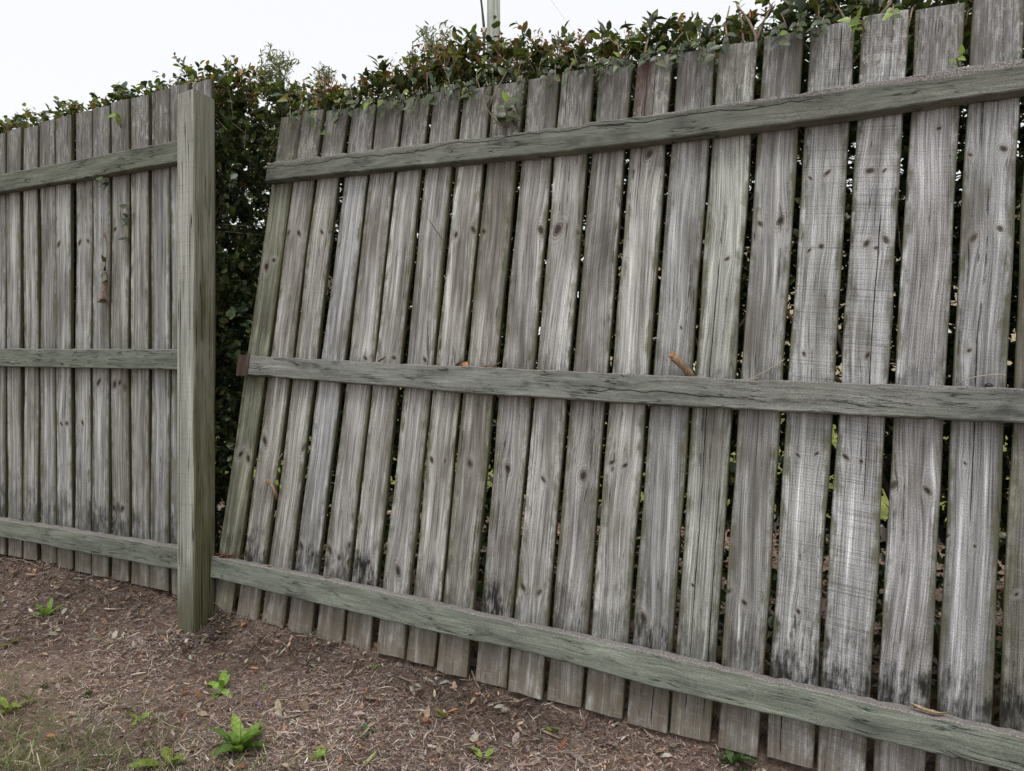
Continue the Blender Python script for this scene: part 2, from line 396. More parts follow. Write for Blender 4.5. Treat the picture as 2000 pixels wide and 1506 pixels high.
t = NT('dry_lawn'); g = t.t.nodes.new('ShaderNodeNewGeometry').outputs['Position']
c = t.ramp(t.noise(g, 1.2, 6, .65), [(.35, (.10, .125, .03)), (.5, (.20, .22, .055)), (.66, (.32, .31, .10))])
c = t.mix(1.0, c, t.grey(t.ss(t.noise(g, 60, 3, .7), .25, .75, .6, 1.3)), 'MULTIPLY')
M_lawn = t.done(t.bsdf(c, .95, .1, t.bump(t.noise(g, 90, 3), .8, .02)))
V, Fc = grid(axis([(-160, 160, 8)]), axis([(2.68, 12, .6), (12, 260, 8)]), lambda x, y: .02+.0*x+.01*np.sin(x*.7)*np.sin(y*.5))
link('lawn', mesh('lawn', V, Fc, True), M_lawn, kind='structure')
M_sleeper = bark_material('grey_sleeper', (.06, .052, .045), (.22, .20, .18), 40)
for i, (xa, xb, lb) in enumerate(((-6.0, -3.62, 'weathered sleeper edging far left behind the hedge'), (-3.6, -1.22, 'weathered sleeper edging behind the left of the hedge'),
                                  (-1.2, 1.18, 'weathered sleeper edging between mulch and lawn, behind the right palings'), (1.2, 3.6, 'weathered sleeper edging far right behind the hedge'))):
    pr = [(0, 0), (.075, 0), (.08, .005), (.08, .15), (.074, .156), (.006, .156), (0, .15)]
    xs = np.linspace(xa, xb, 9); V = []; Fc = []
    for k, xx in enumerate(xs):
        for (yy, zz) in pr: V.append((xx, 2.6+yy+.004*math.sin(xx*5), -.07+zz+.004*math.sin(3*xx+i)))
    n = len(pr)
    for k in range(8):
        for j in range(n): Fc.append((k*n+j, k*n+(j+1) % n, (k+1)*n+(j+1) % n, (k+1)*n+j))
    Fc += [tuple(range(n)), tuple(8*n+j for j in range(n))[::-1]]
    link('timber_sleeper', mesh('timber_sleeper', V, Fc), M_sleeper, None, lb, 'sleeper', 'sleepers edging the garden bed')

# ------------------------------------------------------------------ fence pieces
def board(W, L, T, segs=22, wob=.0012, topcut=0.0, chip=.004, ch=.0022, seedn=0):
    """one paling: chamfered section swept up z, worn edges, uneven saw-cut ends; front at y=0"""
    h = W/2; sec = [(-h+ch, 0), (-h*.33, 0), (h*.33, 0), (h-ch, 0), (h, ch), (h, T-ch), (h-ch, T), (-h+ch, T), (-h, T-ch), (-h, ch)]
    n = len(sec); zs = np.linspace(0, L, segs+1); V = []; Fc = []
    a = smoothn(segs+1, 2)*wob; b = smoothn(segs+1, 2)*wob; bow = smoothn(segs+1, 6)*.0022; cup = random.uniform(-.0012, .0012)
    ec = [random.gauss(0, 1) for _ in range(8)]
    for k, zz in enumerate(zs):
        for j, (px, py) in enumerate(sec):
            q = px/h; x = px+(a[k] if q < 0 else b[k])*abs(q); y = py+bow[k]+cup*(q*q)
            z = zz
            if k == segs: z += topcut*q*h+chip*.5*(ec[j % 8])*(.6 if abs(q) < .9 else 1)
            if k == 0: z += chip*.5*ec[(j+3) % 8]
            V.append((x, y, z))
    for k in range(segs):
        for j in range(n): Fc.append((k*n+j, k*n+(j+1) % n, (k+1)*n+(j+1) % n, (k+1)*n+j))
    # ends
    for k, rev in ((0, True), (segs, False)):
        f = [k*n+j for j in range(n)]; Fc.append(tuple(f[::-1] if rev else f))
    # winding: section is listed counter-clockwise seen from above (x right, y away)
    return mesh('paling', V, Fc)
def props(o, tone=(1, 1, 1), knots=(), saw=(0, 0, 0), mould=(1, 1, 1), dims=(.05, 0, 0), c0=(9, 0, 1), c1=(9, 0, 1)):
    for i in range(NK): o['k%d' % i] = [float(v) for v in (knots[i] if i < len(knots) else (9, 9, 0))]
    for k, v in (('tone', tone), ('saw', saw), ('mould', mould), ('dims', dims), ('c0', c0), ('c1', c1)): o[k] = [float(q) for q in v]
def rail(name, x0, x1, zb, zt, depth, segs=60, rough=.0016, parent=None, tone=(1, 1, 1), mould=(1, 1, 0), c0=(9, 0, 1), bow=None, topwear=.0):
    """hardwood rail along x; zb, zt functions of x for the lower and upper edge; front at y=-depth"""
    segs = int(segs*1.6); rough *= .62; xs = np.linspace(x0, x1, segs+1); ch = .0028; V = []; Fc = []
    na, nb, nc = (smoothn(segs+1, 1)*rough for _ in range(3)); nd = smoothn(segs+1, 5)*.0015
    for k, x in enumerate(xs):
        a, b = zb(x)+na[k]*.6, zt(x)+nb[k]-topwear*abs(nc[k])*2; m = (a+b)/2; yf = -depth+nd[k]; yb = -.0012
        sec = [(yf, a+ch), (yf-.0006+nc[k]*.4, m), (yf, b-ch), (yf+ch, b+nc[k]*.6), ((yf+yb)/2, b+na[k]*.8), (yb, b+nb[k]*.3), (yb, a), (yf+ch, a)]
        V += [(x, y, z) for y, z in sec]
    n = 8
    for k in range(segs):
        for j in range(n): Fc.append((k*n+j, (k+1)*n+j, (k+1)*n+(j+1) % n, k*n+(j+1) % n)[::-1])
    Fc += [tuple(range(n))[::-1], tuple(segs*n+j for j in range(n))]
    o = link(name, mesh(name, V, Fc), M_rail, parent)
    props(o, tone, (), (0, 0, 0), mould, (float(zt((x0+x1)/2)), 0, 0), c0)
    return o

# ---- the broken, leaning panel
base_t = -0.892
panel = empty('paling_fence', (0, 0, 0), 'broken grey paling fence panel leaning back to the right of the post', 'fence')
panel.matrix_world = Matrix(((e1.x, -nrm.x, e2.x, 0), (e1.y, -nrm.y, e2.y, 0), (e1.z, -nrm.z, e2.z, 0), (0, 0, 0, 1)))
panel.location = panel_pt(0, base_t)
TOP = [(-2.0309, .8933), (-1.9255, .8988), (-1.8109, .8892), (-1.6909, .8822), (-1.5773, .8847), (-1.4641, .8777), (-1.3486, .8873), (-1.2333, .8804), (-1.1218, .877), (-1.0066, .8837), (-.8937, .8841), (-.7797, .8842), (-.6619, .8804), (-.5487, .8854), (-.4369, .8872), (-.3223, .8867), (-.2082, .8932), (-.0884, .8956), (.0251, .892), (.138, .893), (.2505, .890), (.363, .892), (.476, .889), (.588, .893), (.70, .889)]
BOT = [(-2.072, -.897), (-1.9526, -.8998), (-1.8281, -.8904), (-1.7126, -.8952), (-1.5843, -.8954), (-1.4688, -.8931), (-1.3377, -.8841), (-1.2335, -.8867), (-1.1178, -.8878), (-.9924, -.8895), (-.8833, -.8914), (-.7683, -.8904), (-.6545, -.8877), (-.5405, -.8924), (-.4317, -.8867), (-.3153, -.8891), (-.2029, -.8831), (-.092, -.886), (.0205, -.889), (.134, -.886), (.246, -.884), (.36, -.887), (.473, -.885), (.585, -.888), (.697, -.885)]
WID = [.102, .103, .0995, .1019, .104, .1001, .1014, .1002, .1027, .1018, .1018, .1004, .1004, .1025, .1, .0982, .1005, .0995, .0989, .0982, .1, .1, .1, .1, .1]
# knots seen in the photograph: paling, pixel x, pixel y, radius in pixels
KN = {0: [(534, 508, 4), (520, 520, 5), (470, 887, 6), (485, 895, 5)], 1: [(563, 455, 4), (583, 455, 5), (515, 861, 6)], 2: [(630, 454, 4.5), (646, 453, 4.5), (592, 873, 6)],
      3: [(588, 1066, 6), (610, 1083, 3.5)], 4: [(644, 1073, 7), (663, 1089, 4), (681, 1097, 4), (712, 699, 5)], 5: [(719, 1098, 5), (770, 699, 5)], 6: [(780, 1114, 8), (831, 703, 5)],
      7: [(890, 458, 4.5), (924, 448, 7), (842, 898, 4.5), (868, 900, 3)], 8: [(945, 452, 5), (920, 905, 6)], 9: [(1056, 449, 7), (991, 915, 7)], 10: [(1089, 447, 10), (1128, 454, 5), (1059, 936, 6), (1020, 1147, 8), (1052, 1157, 7)],
      11: [(1139, 929, 8)], 12: [(1195, 903, 7), (1221, 909, 7), (1268, 300, 9)], 13: [(1256, 1207, 9), (1330, 640, 3)], 14: [(1352, 1144, 5), (1420, 505, 6)], 15: [(1484, 436, 7), (1524, 430, 9), (1422, 1155, 8), (1454, 1177, 8)],
      16: [(1582, 346, 5), (1616, 335, 9), (1580, 488, 5), (1603, 480, 6), (1570, 691, 4.5), (1558, 889, 5), (1595, 886, 6), (1559, 1195, 6)],
      17: [(1700, 332, 10), (1727, 332, 6), (1692, 474, 8), (1730, 467, 8), (1711, 483, 5), (1695, 693, 6), (1651, 892, 8), (1682, 901, 5)],
      18: [(1834, 250, 5), (1745, 947, 11), (1811, 958, 11)], 19: [(1895, 302, 6), (1960, 290, 9), (1901, 465, 9), (1953, 447, 8), (1893, 684, 7), (1885, 905, 5), (1850, 1047, 6), (1904, 1067, 4)]}
SAW = {16: (1.0, .06, 0), 17: (1.0, .08, 0), 18: (.5, .05, 0), 19: (.3, .1, 0), 11: (.45, -.75, 4), 6: (.4, .9, 3), 1: (.25, -.1, 0), 13: (.35, .6, -3), 2: (.3, .05, 0), 20: (.3, 0, 0), 12: (.15, .4, 0), 5: (.2, .05, 0)}
CRK = {14: ((-.012, .05, 1.2), (.032, .05, .62)), 12: ((-.017, 1.30, 1.79), (.006, 1.58, 1.79)), 10: ((-.03, 1.60, 1.79), (9, 0, 1)), 19: ((-.005, .58, 1.05), (9, 0, 1)), 17: ((.012, .6, 1.3), (9, 0, 1)), 16: ((-.02, .0, .17), (.02, 1.6, 1.79)), 2: ((.018, .75, .9), (9, 0, 1)), 13: ((.01, 0, .14), (9, 0, 1))}
TONE = {0: (.72, .74, .64), 1: (.90, .88, .85), 2: (.92, .91, .88), 3: (.98, .99, 1.01), 4: (.97, .955, .94), 6: (.93, .925, .91), 10: (1.13, 1.13, 1.12), 11: (.86, .85, .84), 12: (1.05, 1.05, 1.03), 13: (.92, .925, .92), 14: (.98, 1.0, .94), 15: (.95, .95, .94), 16: (1.14, 1.155, 1.15), 17: (1.20, 1.21, 1.225), 18: (1.04, 1.035, 1.045), 19: (.98, .99, 1.0), 20: (.70, .69, .65), 9: (.90, .885, .875), 8: (.82, .805, .77), 7: (1.04, 1.03, 1.0)}
for i in range(25):
    (sb, tb), (st, tt) = BOT[i], TOP[i]; W = WID[i]
    L = math.hypot(st-sb, tt-tb); ang = math.atan2(st-sb, tt-tb)
    o = link('paling', board(W, L, .0155, topcut=random.uniform(-.05, .05), chip=.003), M_pal, panel)
    o.location = (sb+W/2*math.cos(ang), .0016+random.uniform(0, .0012), tb-base_t); o.rotation_euler = (0, ang, random.uniform(-.006, .006))
    kn = []
    for (u, v, r) in KN.get(i, []):
        s, t_ = at_panel(u, v); ds, dt = s-o.location.x, t_-tb
        s2, _ = at_panel(u+r, v)
        kn.append((ds*math.cos(ang)-dt*math.sin(ang), ds*math.sin(ang)+dt*math.cos(ang), abs(s2-s)))
    if i not in KN:
        for _ in range(3): kn.append((random.uniform(-.035, .035), random.uniform(.3, 1.5), random.uniform(.004, .009)))
    tb_ = random.uniform(.92, 1.04); tn = TONE.get(i, (tb_, tb_*.995, tb_*.975))
    tn = tuple((.96+(q-.96)*1.35)*k for q, k in zip(tn, (.985, .99, 1.0) if i > 12 else (1.0, .995, .985)))
    c0, c1 = CRK.get(i, ((9, 0, 1), (9, 0, 1)))
    props(o, tn, kn, SAW.get(i, (random.uniform(0, .22), random.uniform(-.5, .5), random.uniform(-3, 3))), (random.uniform(.95, 1.1) if i > 15 or i in (1, 5, 9, 13) else random.uniform(.35, .9), random.uniform(.3, 1), random.uniform(.2, 1)), (W/2, 1.0 if i == 12 else 0, 0), c0, c1)
b0 = -base_t
def lin(xs, zs): return lambda x: float(np.interp(x, xs, zs))+b0
rail('rail', -2.024, .80, lin([-2.024, -1.5, -1.22, -.85, -.55, -.11, .24, .8], [.640, .635, .629, .624, .626, .633, .645, .66]), lin([-2.024, -1.25, -1.02, -.55, -.21, .01, .24, .8], [.709, .701, .698, .700, .706, .713, .716, .73]), .039, 90, .0022, panel, (.86, .84, .81), (.6, 1, 0), (b0+.683, -2.05, -.15), topwear=.8)
mr = rail('rail', -2.026, .80, lin([-2.02, -1.27, -1.1, -.5, .26, .8], [-.064, -.077, -.082, -.083, -.075, -.07]), lin([-2.02, -1.43, -.94, -.32, .26, .8], [.004, -.004, -.004, -.009, -.005, -.002]), .039, 80, .0016, panel, (1.16, 1.15, 1.17), (.8, .25, 0), (b0-.052, -.75, -.28))
rail('rail', -2.058, .80, lin([-2.03, -1.02, -.86, -.43, .05, .8], [-.776, -.774, -.767, -.777, -.771, -.768]), lin([-2.03, -1.4, -1.03, -.53, .28, .8], [-.704, -.694, -.698, -.697, -.699, -.70]), .039, 90, .0016, panel, (1.02, 1.08, 1.0), (.5, .7, 0), topwear=.5)
# rusted strap folded round the broken end of the middle rail
V, Fc = [], []
for k, (x, dy) in enumerate(((-2.050, .004), (-2.046, -.004), (-2.018, -.0035), (-1.992, -.004))):
    for (y, z) in ((-.0405+dy*.3, b0+.006), (-.0425+dy*.3, b0-.03), (-.0405+dy*.3, b0-.070)): V.append((x, y, z+.002*math.sin(k*2+z*50)))
for k in range(3):
    for j in range(2): Fc.append((k*3+j, k*3+j+1, (k+1)*3+j+1, (k+1)*3+j))
V2 = [(x, y+.0018, z) for x, y, z in V]; n = len(V)
Fc = Fc+[tuple(i+n for i in f[::-1]) for f in Fc]+[(0, 3, 3+n, n), (3, 6, 6+n, 3+n), (6, 9, 9+n, 6+n), (2, 2+n, 5+n, 5), (5, 5+n, 8+n, 8), (8, 8+n, 11+n, 11), (0, n, 1+n, 1), (1, 1+n, 2+n, 2), (9, 10, 10+n, 9+n), (10, 11, 11+n, 10+n)]
o = link('rust_strap', mesh('rust_strap', V+V2, Fc), bark_material('rusted_steel', (.050, .034, .028), (.12, .085, .070), 90), panel, 'rust-brown strap on the broken end of the middle rail')

# ---- the upright panel on the left
lp = empty('paling_fence', (-3.2, 0, .10), 'upright grey paling fence panel left of the post', 'fence')
LX = [-3.4595, -3.345, -3.2303, -3.1144, -3.0071, -2.8845, -2.7757, -2.6644, -2.5496, -2.4359, -2.325, -2.213]
LX = [LX[0]-.1145*k for k in range(14, 0, -1)]+LX
def lt_(x): return .85+float(np.interp(x, [-5, -3.36, -3.0, -2.55, -2.33, -2.2], [1.11, 1.079, 1.071, 1.085, 1.081, 1.073]))
def lb_(x): return .85+float(np.interp(x, [-5, -3.38, -3.15, -2.93, -2.55, -2.35, -2.1], [-.69, -.731, -.727, -.746, -.755, -.762, -.77]))
LK = {5: [(116, 477, 4), (119, 828, 3), (130, 827, 4)], 6: [(153, 473, 4), (169, 470, 3.5), (161, 826, 3)], 7: [(193, 746, 5)], 8: [(224, 751, 5), (234, 747, 3.5), (245, 757, 5), (222, 447, 4), (220, 992, 5), (237, 994, 5)], 10: [(296, 210, 6)]}
for i, X in enumerate(LX):
    W = random.uniform(.098, .1015); zb, zt = lb_(X)+random.uniform(-.004, .004), lt_(X)+random.uniform(-.006, .006)
    o = link('paling', board(W, zt-zb, .0155, topcut=random.uniform(-.04, .04), chip=.003), M_pal, lp)
    o.location = Vector((X+W/2, .0016+random.uniform(0, .0012), zb))-lp.location; o.rotation_euler = (0, random.uniform(-.0025, .0025), random.uniform(-.006, .006))
    kn = []
    for (u, v, r) in LK.get(i-13, []):
        p = at_y(u, v, 0); kn.append((p.x-X-W/2, p.z-zb, (at_y(u+r, v, 0)-p).x))
    tb_ = random.uniform(.84, 1.02); hu = random.uniform(-.012, .012); tn = (tb_*(.985+hu), tb_*.99, tb_*(.96-hu))
    sw = {7: (.5, 1.0, 4), 6: (.3, 0, 0)}.get(i-13, (random.uniform(0, .25), random.uniform(-.3, .3), 0))
    props(o, tn, kn, sw, (random.uniform(.3, .9), random.uniform(.3, .8), random.uniform(.2, .8)), (W/2, 0, 0))
def ll(a, b): return lambda x: .85-.10+a+(b-a)*((x-3.2+.0)+3.2-(-3.32+3.2)-3.2)/1.075 if False else .75+a+(b-a)*(x+.12)/1.075
rail('rail', -1.9, 1.028, ll(.811, .790), ll(.884, .866), .039, 60, .0016, lp, (.80, .83, .75), (.6, .8, 0), topwear=.4)
rail('rail', -1.9, 1.028, ll(.075, .051), ll(.149, .124), .039, 50, .0012, lp, (.95, 1.02, .93), (.5, .1, 0))
rail('rail', -1.9, 1.028, ll(-.643, -.662), ll(-.569, -.582), .039, 60, .0018, lp, (.95, 1.0, .92), (.55, .6, 0), topwear=.5)

# ---- post
pw, pd = .0855, .090; zt = .85+.992; zb = -.12; segs = 26; V = []; Fc = []; ch = .004
sec = [(-pw/2+ch, -pd), (0, -pd), (pw/2-ch, -pd), (pw/2, -pd+ch), (pw/2, -pd/2), (pw/2, -ch), (pw/2-ch, 0), (-pw/2+ch, 0), (-pw/2, -ch), (-pw/2, -pd+ch)]
n = len(sec); zs = np.linspace(zb, zt, segs+1); nA = smoothn(segs+1, 2)*.0008; nB = smoothn(segs+1, 2)*.0008
for k, z in enumerate(zs):
    for (px, py) in sec:
        e = 1.0
        zz = z+(.006*(px/pw)-.010*((py+pd)/pd-.5) if k == segs else 0)
        chip = .006 if (abs(z-.30) < .04 and px > .03 and py < -pd*.8) else 0
        V.append((px+(nA[k] if px < 0 else nB[k])-chip*.6, py+nB[k]*(1 if py < -.05 else 0)+chip, zz))
for k in range(segs):
    for j in range(n): Fc.append((k*n+j, k*n+(j+1) % n, (k+1)*n+(j+1) % n, (k+1)*n+j))
Fc += [tuple(range(n))[::-1], tuple(segs*n+j for j in range(n))]
post = link('fence_post', mesh('fence_post', V, Fc), M_post, None, 'square greenish grey timber post at the end of the upright fence', 'post')
post.location = (-2.129, -.0105, 0)

# ------------------------------------------------------------------ leaves and twigs, in bulk
def unit(a): return a/(np.linalg.norm(a, axis=-1, keepdims=True)+1e-9)
LT_ = np.array([(0, 0), (.36, -1), (.38, 0), (.36, 1), (.74, -.86), (.76, 0), (.74, .86), (1, 0)])
LF_ = np.array([(0, 2, 1), (0, 3, 2), (1, 2, 5), (1, 5, 4), (2, 3, 6), (2, 6, 5), (4, 5, 7), (5, 6, 7)])
def leaf_arrays(P, D, N, L, W, fold, curl):
    """many leaves at once: base, direction, normal, length, width -> V (n*8,3), F"""
    D = unit(D); S = unit(np.cross(D, N)); N = np.cross(S, D); n = len(P)
    t = LT_[:, 0][None, :, None]; s = LT_[:, 1][None, :, None]
    L = np.asarray(L).reshape(-1, 1, 1); W = np.asarray(W).reshape(-1, 1, 1)/2; fold = np.asarray(fold).reshape(-1, 1, 1); curl = np.asarray(curl).reshape(-1, 1, 1)
    V = P[:, None]+D[:, None]*t*L+S[:, None]*s*W+N[:, None]*(np.abs(s)*W*fold-curl*t*t*L)
    Fc = (LF_[None]+(np.arange(n)*8)[:, None, None]).reshape(-1, 3)
    return V.reshape(-1, 3), Fc
def strip_arrays(P, D, N, L, W, curl, twist):
    """thin curved strips: 3 stations, 2 quads each"""
    D = unit(D); S = unit(np.cross(D, N)); N = np.cross(S, D); n = len(P); V = np.zeros((n, 6, 3))
    for k, tt in enumerate((-.5, 0, .5)):
        c = P+D*(tt*L)[:, None]+N*(curl*L*(tt*tt*4-.3))[:, None]
        a = twist*tt; Sd = S*np.cos(a)[:, None]+N*np.sin(a)[:, None]; ww = (W*(1 if k == 1 else .6)/2)[:, None]
        V[:, 2*k] = c-Sd*ww; V[:, 2*k+1] = c+Sd*ww
    q = np.array([(0, 1, 3, 2), (2, 3, 5, 4)])
    return V.reshape(-1, 3), (q[None]+(np.arange(n)*6)[:, None, None]).reshape(-1, 4)
def pick(cols, wts, n, jit=.2):
    cols = np.array(cols, float); i = rng.choice(len(cols), n, p=np.array(wts)/sum(wts))
    return np.clip(cols[i]*(1+rng.normal(0, jit, (n, 1)))*(1+rng.normal(0, jit*.25, (n, 3))), .004, .9)
def rdir(n): return unit(rng.normal(size=(n, 3)))
def big_leaf(L, W, fold=.3, curl=.15, wave=.06, m=6, seed=0, pointed=.6, thick=.0):
    """one well-shaped leaf along +x, face up: m stations of 3 points, smooth outline with midrib"""
    r = random.Random(seed); V = []; Fc = []
    for k in range(m+1):
        t = k/m; hw = W/2*(math.sin(math.pi*min(1, t**pointed))**.8 if 0 < t < 1 else .03); x = L*t
        zc = -curl*L*t*t; wv = wave*W*r.uniform(-1, 1); wv2 = wave*W*r.uniform(-1, 1); sx = r.uniform(-.02, .02)*L
        V += [(x+sx*.4, -hw, zc+hw*fold+wv), (x, 0, zc), (x-sx*.4, hw, zc+hw*fold+wv2)]
    for k in range(m):
        for j in range(2): Fc.append((k*3+j, (k+1)*3+j, (k+1)*3+j+1, k*3+j+1))
    return V, Fc

# ------------------------------------------------------------------ hedge behind the fence
hedge = empty('hedge', (-1.8, .62, .0), 'tall dark glossy-leaved hedge growing behind and over the fence', 'hedge')
HL = Vector(hedge.location)
TX = [-6, -3.76, -3.2, -2.68, -2.3, -2.0, -1.74, -1.45, -1.22, -.95, -.70, -.41, -.1, .3, 1.4]
TZ = [2.075, 2.055, 2.03, 2.012, 2.03, 1.98, 1.955, 1.985, 1.985, 1.965, 1.885, 1.885, 1.93, 1.97, 1.97]
def h_top(x):
    return np.interp(x, TX, TZ)-.062+.014*np.sin(x*9+1)+.010*np.sin(x*27+2)+.008*np.sin(x*61)
def h_front(x, z):
    pl = .03724-.02845*x+.1146*(z-.85)+.030          # the leaning panel's back, plus a little
    k = np.clip((x+2.10)/.08, 0, 1)
    k = np.where(z > 1.80, 1-np.clip(1-(x+2.10)/.08, 0, 1), k)
    return np.where(x < -2.10, .035, pl)
def clusters(n, z0f, z1f, depth, bias):
    x = rng.uniform(-5.2, 1.25, n); T = h_top(x); z = T-z0f-(z1f-z0f)*rng.random(n)
    yf = h_front(x, z)+.02
    y = yf+depth*rng.random(n)**bias
    return np.stack([x, y, z], 1)
C = np.concatenate([clusters(9500, .02, .36, .95, 1.25), clusters(3000, -.02, .05, .8, 1.3), clusters(9000, .34, .85, .95, 1.0), clusters(7600, .85, 1.35, .9, 1.0), clusters(4200, 1.30, 1.90, .9, 1.0),
                    np.stack([rng.uniform(-3.5, -2.12, 1500), rng.uniform(.10, 1.1, 1500), rng.uniform(.12, 1.25, 1500)], 1)])
n = len(C); topn = 9500+3000
dir_ = rdir(n)*.6+np.array([0, -.12, .75])
dir_[topn:] = rdir(n-topn)+np.array([0, -.15, .35]); dir_ = unit(dir_)
tl = rng.uniform(.04, .095, n)
# keep shoots from poking through the palings below their heads
PP = []; DD = []; NN = []; ci = []
for k in range(7):
    f = (k+.6)/7; a = k*2.4+rng.uniform(0, 1, n)
    ax = unit(np.cross(dir_, rdir(n))); bx_ = np.cross(dir_, ax)
    out = ax*np.cos(a)[:, None]+bx_*np.sin(a)[:, None]
    PP.append(C+dir_*(tl*f)[:, None]); DD.append(unit(out*.8+dir_*.55+rng.normal(0, .2, (n, 3)))); NN.append(unit(dir_*.8-out*.35+np.array([0, 0, .5])+rng.normal(0, .25, (n, 3)))); ci.append(np.arange(n))
PP, DD, NN, ci = (np.concatenate(q) for q in (PP, DD, NN, ci))
Lf = rng.uniform(.018, .036, len(PP))*rng.choice([1, 1, 1, 1.35], len(PP)); Wf = Lf*rng.uniform(.50, .70, len(PP))
tip = PP+DD*Lf[:, None]
def clear(p):                                        # behind the fence, or above the fence heads
    head = np.where(p[:, 0] < -2.11, 1.935, 1.735-.046*p[:, 0]); op = (p[:, 0] > -2.10) & (p[:, 0] < -2.0)
    lim = np.where(p[:, 0] < -2.085, .022, .03724-.02845*p[:, 0]+.1146*(p[:, 2]-.85)+.022)
    return (p[:, 1] > lim) | ((p[:, 2] > head+.012) & (p[:, 1] > lim-.10))
ok = clear(PP) & clear(tip) & (PP[:, 2] > .08)
PP, DD, NN, ci, Lf, Wf = (q[ok] for q in (PP, DD, NN, ci, Lf, Wf)); nl = len(PP)
GREENS = [(.055, .082, .032), (.085, .118, .040), (.036, .058, .028), (.115, .145, .048), (.105, .15, .022), (.16, .085, .035), (.17, .115, .055)]
colr = pick(GREENS, [30, 26, 24, 12, 3.5, 1.2, 1.0], nl, .22)
hi_ = (h_top(PP[:, 0])-PP[:, 2])
young = (hi_ < .06) & (rng.random(nl) < .30); colr[young] = pick([(.15, .185, .04), (.21, .25, .045), (.26, .17, .07), (.32, .19, .09)], [4, 2.5, 2.4, 1.8], young.sum(), .2)
# the leaves that show largest, over the fence heads, are parts of their own
d = PP-np.array(CAM); fw = -sy_*d[:, 0]+cy_*d[:, 1]; uu = 1000+F*(cy_*d[:, 0]+sy_*d[:, 1])/fw; vv = 753-F*d[:, 2]/fw
head = np.where(PP[:, 0] < -2.11, 1.945, 1.74-.046*PP[:, 0])
score = Lf/np.linalg.norm(d, axis=1)*((PP[:, 2] > head+.01) & (PP[:, 1] < h_front(PP[:, 0], PP[:, 2])+.22) & (uu > 5) & (uu < 1995) & (vv > 5))
single = np.argsort(-score)[:225]; rest = np.ones(nl, bool); rest[single] = False
V, Fc = leaf_arrays(PP[rest], DD[rest], NN[rest], Lf[rest], Wf[rest], rng.uniform(.1, .6, rest.sum()), rng.uniform(-.05, .25, rest.sum()))
link('foliage', mesh('foliage', V-np.array(HL), Fc, False, np.repeat(colr[rest], 8, 0)), M_leaf, hedge, kind='stuff')
LM = []
for k in range(14):
    v, f = big_leaf(1, .60, random.uniform(.15, .5), random.uniform(0, .2), .05, 6, k)
    c = pick(GREENS[:6], [6, 6, 4, 5, 3, 1.0], 1, .15)[0]*.68
    me = mesh('leaf', v, f, True, np.repeat(c[None], len(v), 0)); me.materials.append(M_leaf); LM.append(me)
def place_leaf(me, p, D, N, L, parent, orig, W=None):
    D = Vector(D).normalized(); N = Vector(N); S = N.cross(D).normalized(); N = D.cross(S)
    o = link('leaf', me, None, parent)
    o.matrix_basis = Matrix(((D.x*L, S.x*(W or L), N.x*L, p[0]-orig[0]), (D.y*L, S.y*(W or L), N.y*L, p[1]-orig[1]), (D.z*L, S.z*(W or L), N.z*L, p[2]-orig[2]), (0, 0, 0, 1)))
    return o
for j in single: place_leaf(LM[rng.integers(14)], PP[j], DD[j], NN[j], float(Lf[j])*1.05, hedge, HL)
# little rust-coloured dead flower heads and shoot tips on the clipped top
m = 1500; x = np.concatenate([rng.normal(-1.42, .45, 950), rng.uniform(-4.5, .8, 550)]); z = h_top(x)+np.where(x < -2.2, .005, .035)+rng.normal(0, .022, m); y = h_front(x, z)+.03+rng.random(m)*.35
P = np.repeat(np.stack([x, y, z], 1), 6, 0)+rng.normal(0, .008, (m*6, 3)); ok = clear(P); P = P[ok]; q = len(P)
V, Fc = leaf_arrays(P, unit(rdir(q)+np.array([0, 0, .8])), rdir(q), rng.uniform(.008, .021, q), rng.uniform(.004, .009, q), np.full(q, .3), np.full(q, .1))
link('flower_heads', mesh('flower_heads', V-np.array(HL), Fc, False, np.repeat(pick([(.30, .14, .065), (.22, .12, .07), (.36, .24, .12), (.14, .09, .06)], [4, 3, 2, 2], q, .2), 8, 0)), M_dry, hedge, kind='stuff')
# twigs under the leaves
k = rng.choice(topn+3000, 8500, replace=False); k = k[clear(C[k]) & clear(C[k]+dir_[k]*tl[k][:, None])]
A = C[k]-dir_[k]*.06*rng.random((len(k), 1)); B = C[k]+dir_[k]*tl[k][:, None]*1.05; okk = clear(A); A, B = A[okk], B[okk]
V, Fc = [], []
ax = unit(np.cross(B-A, rdir(len(A)))); bx_ = unit(np.cross(B-A, ax)); rr = rng.uniform(.0009, .0022, (len(A), 1))
Vt = np.zeros((len(A), 6, 3))
for j in range(3):
    w_ = ax*math.cos(j*2.094)+bx_*math.sin(j*2.094); Vt[:, j] = A+w_*rr; Vt[:, 3+j] = B+w_*rr*.6
Ft = (np.array([(0, 1, 4, 3), (1, 2, 5, 4), (2, 0, 3, 5)])[None]+(np.arange(len(A))*6)[:, None, None]).reshape(-1, 4)
link('twigs', mesh('twigs', Vt.reshape(-1, 3)-np.array(HL), Ft, False, np.repeat(pick([(.16, .115, .085), (.26, .20, .155), (.11, .075, .055), (.22, .12, .075)], [3, 3, 3, 1], len(A), .2), 6, 0)), vcol_material('twig_bark', .85, .2), hedge, kind='stuff')
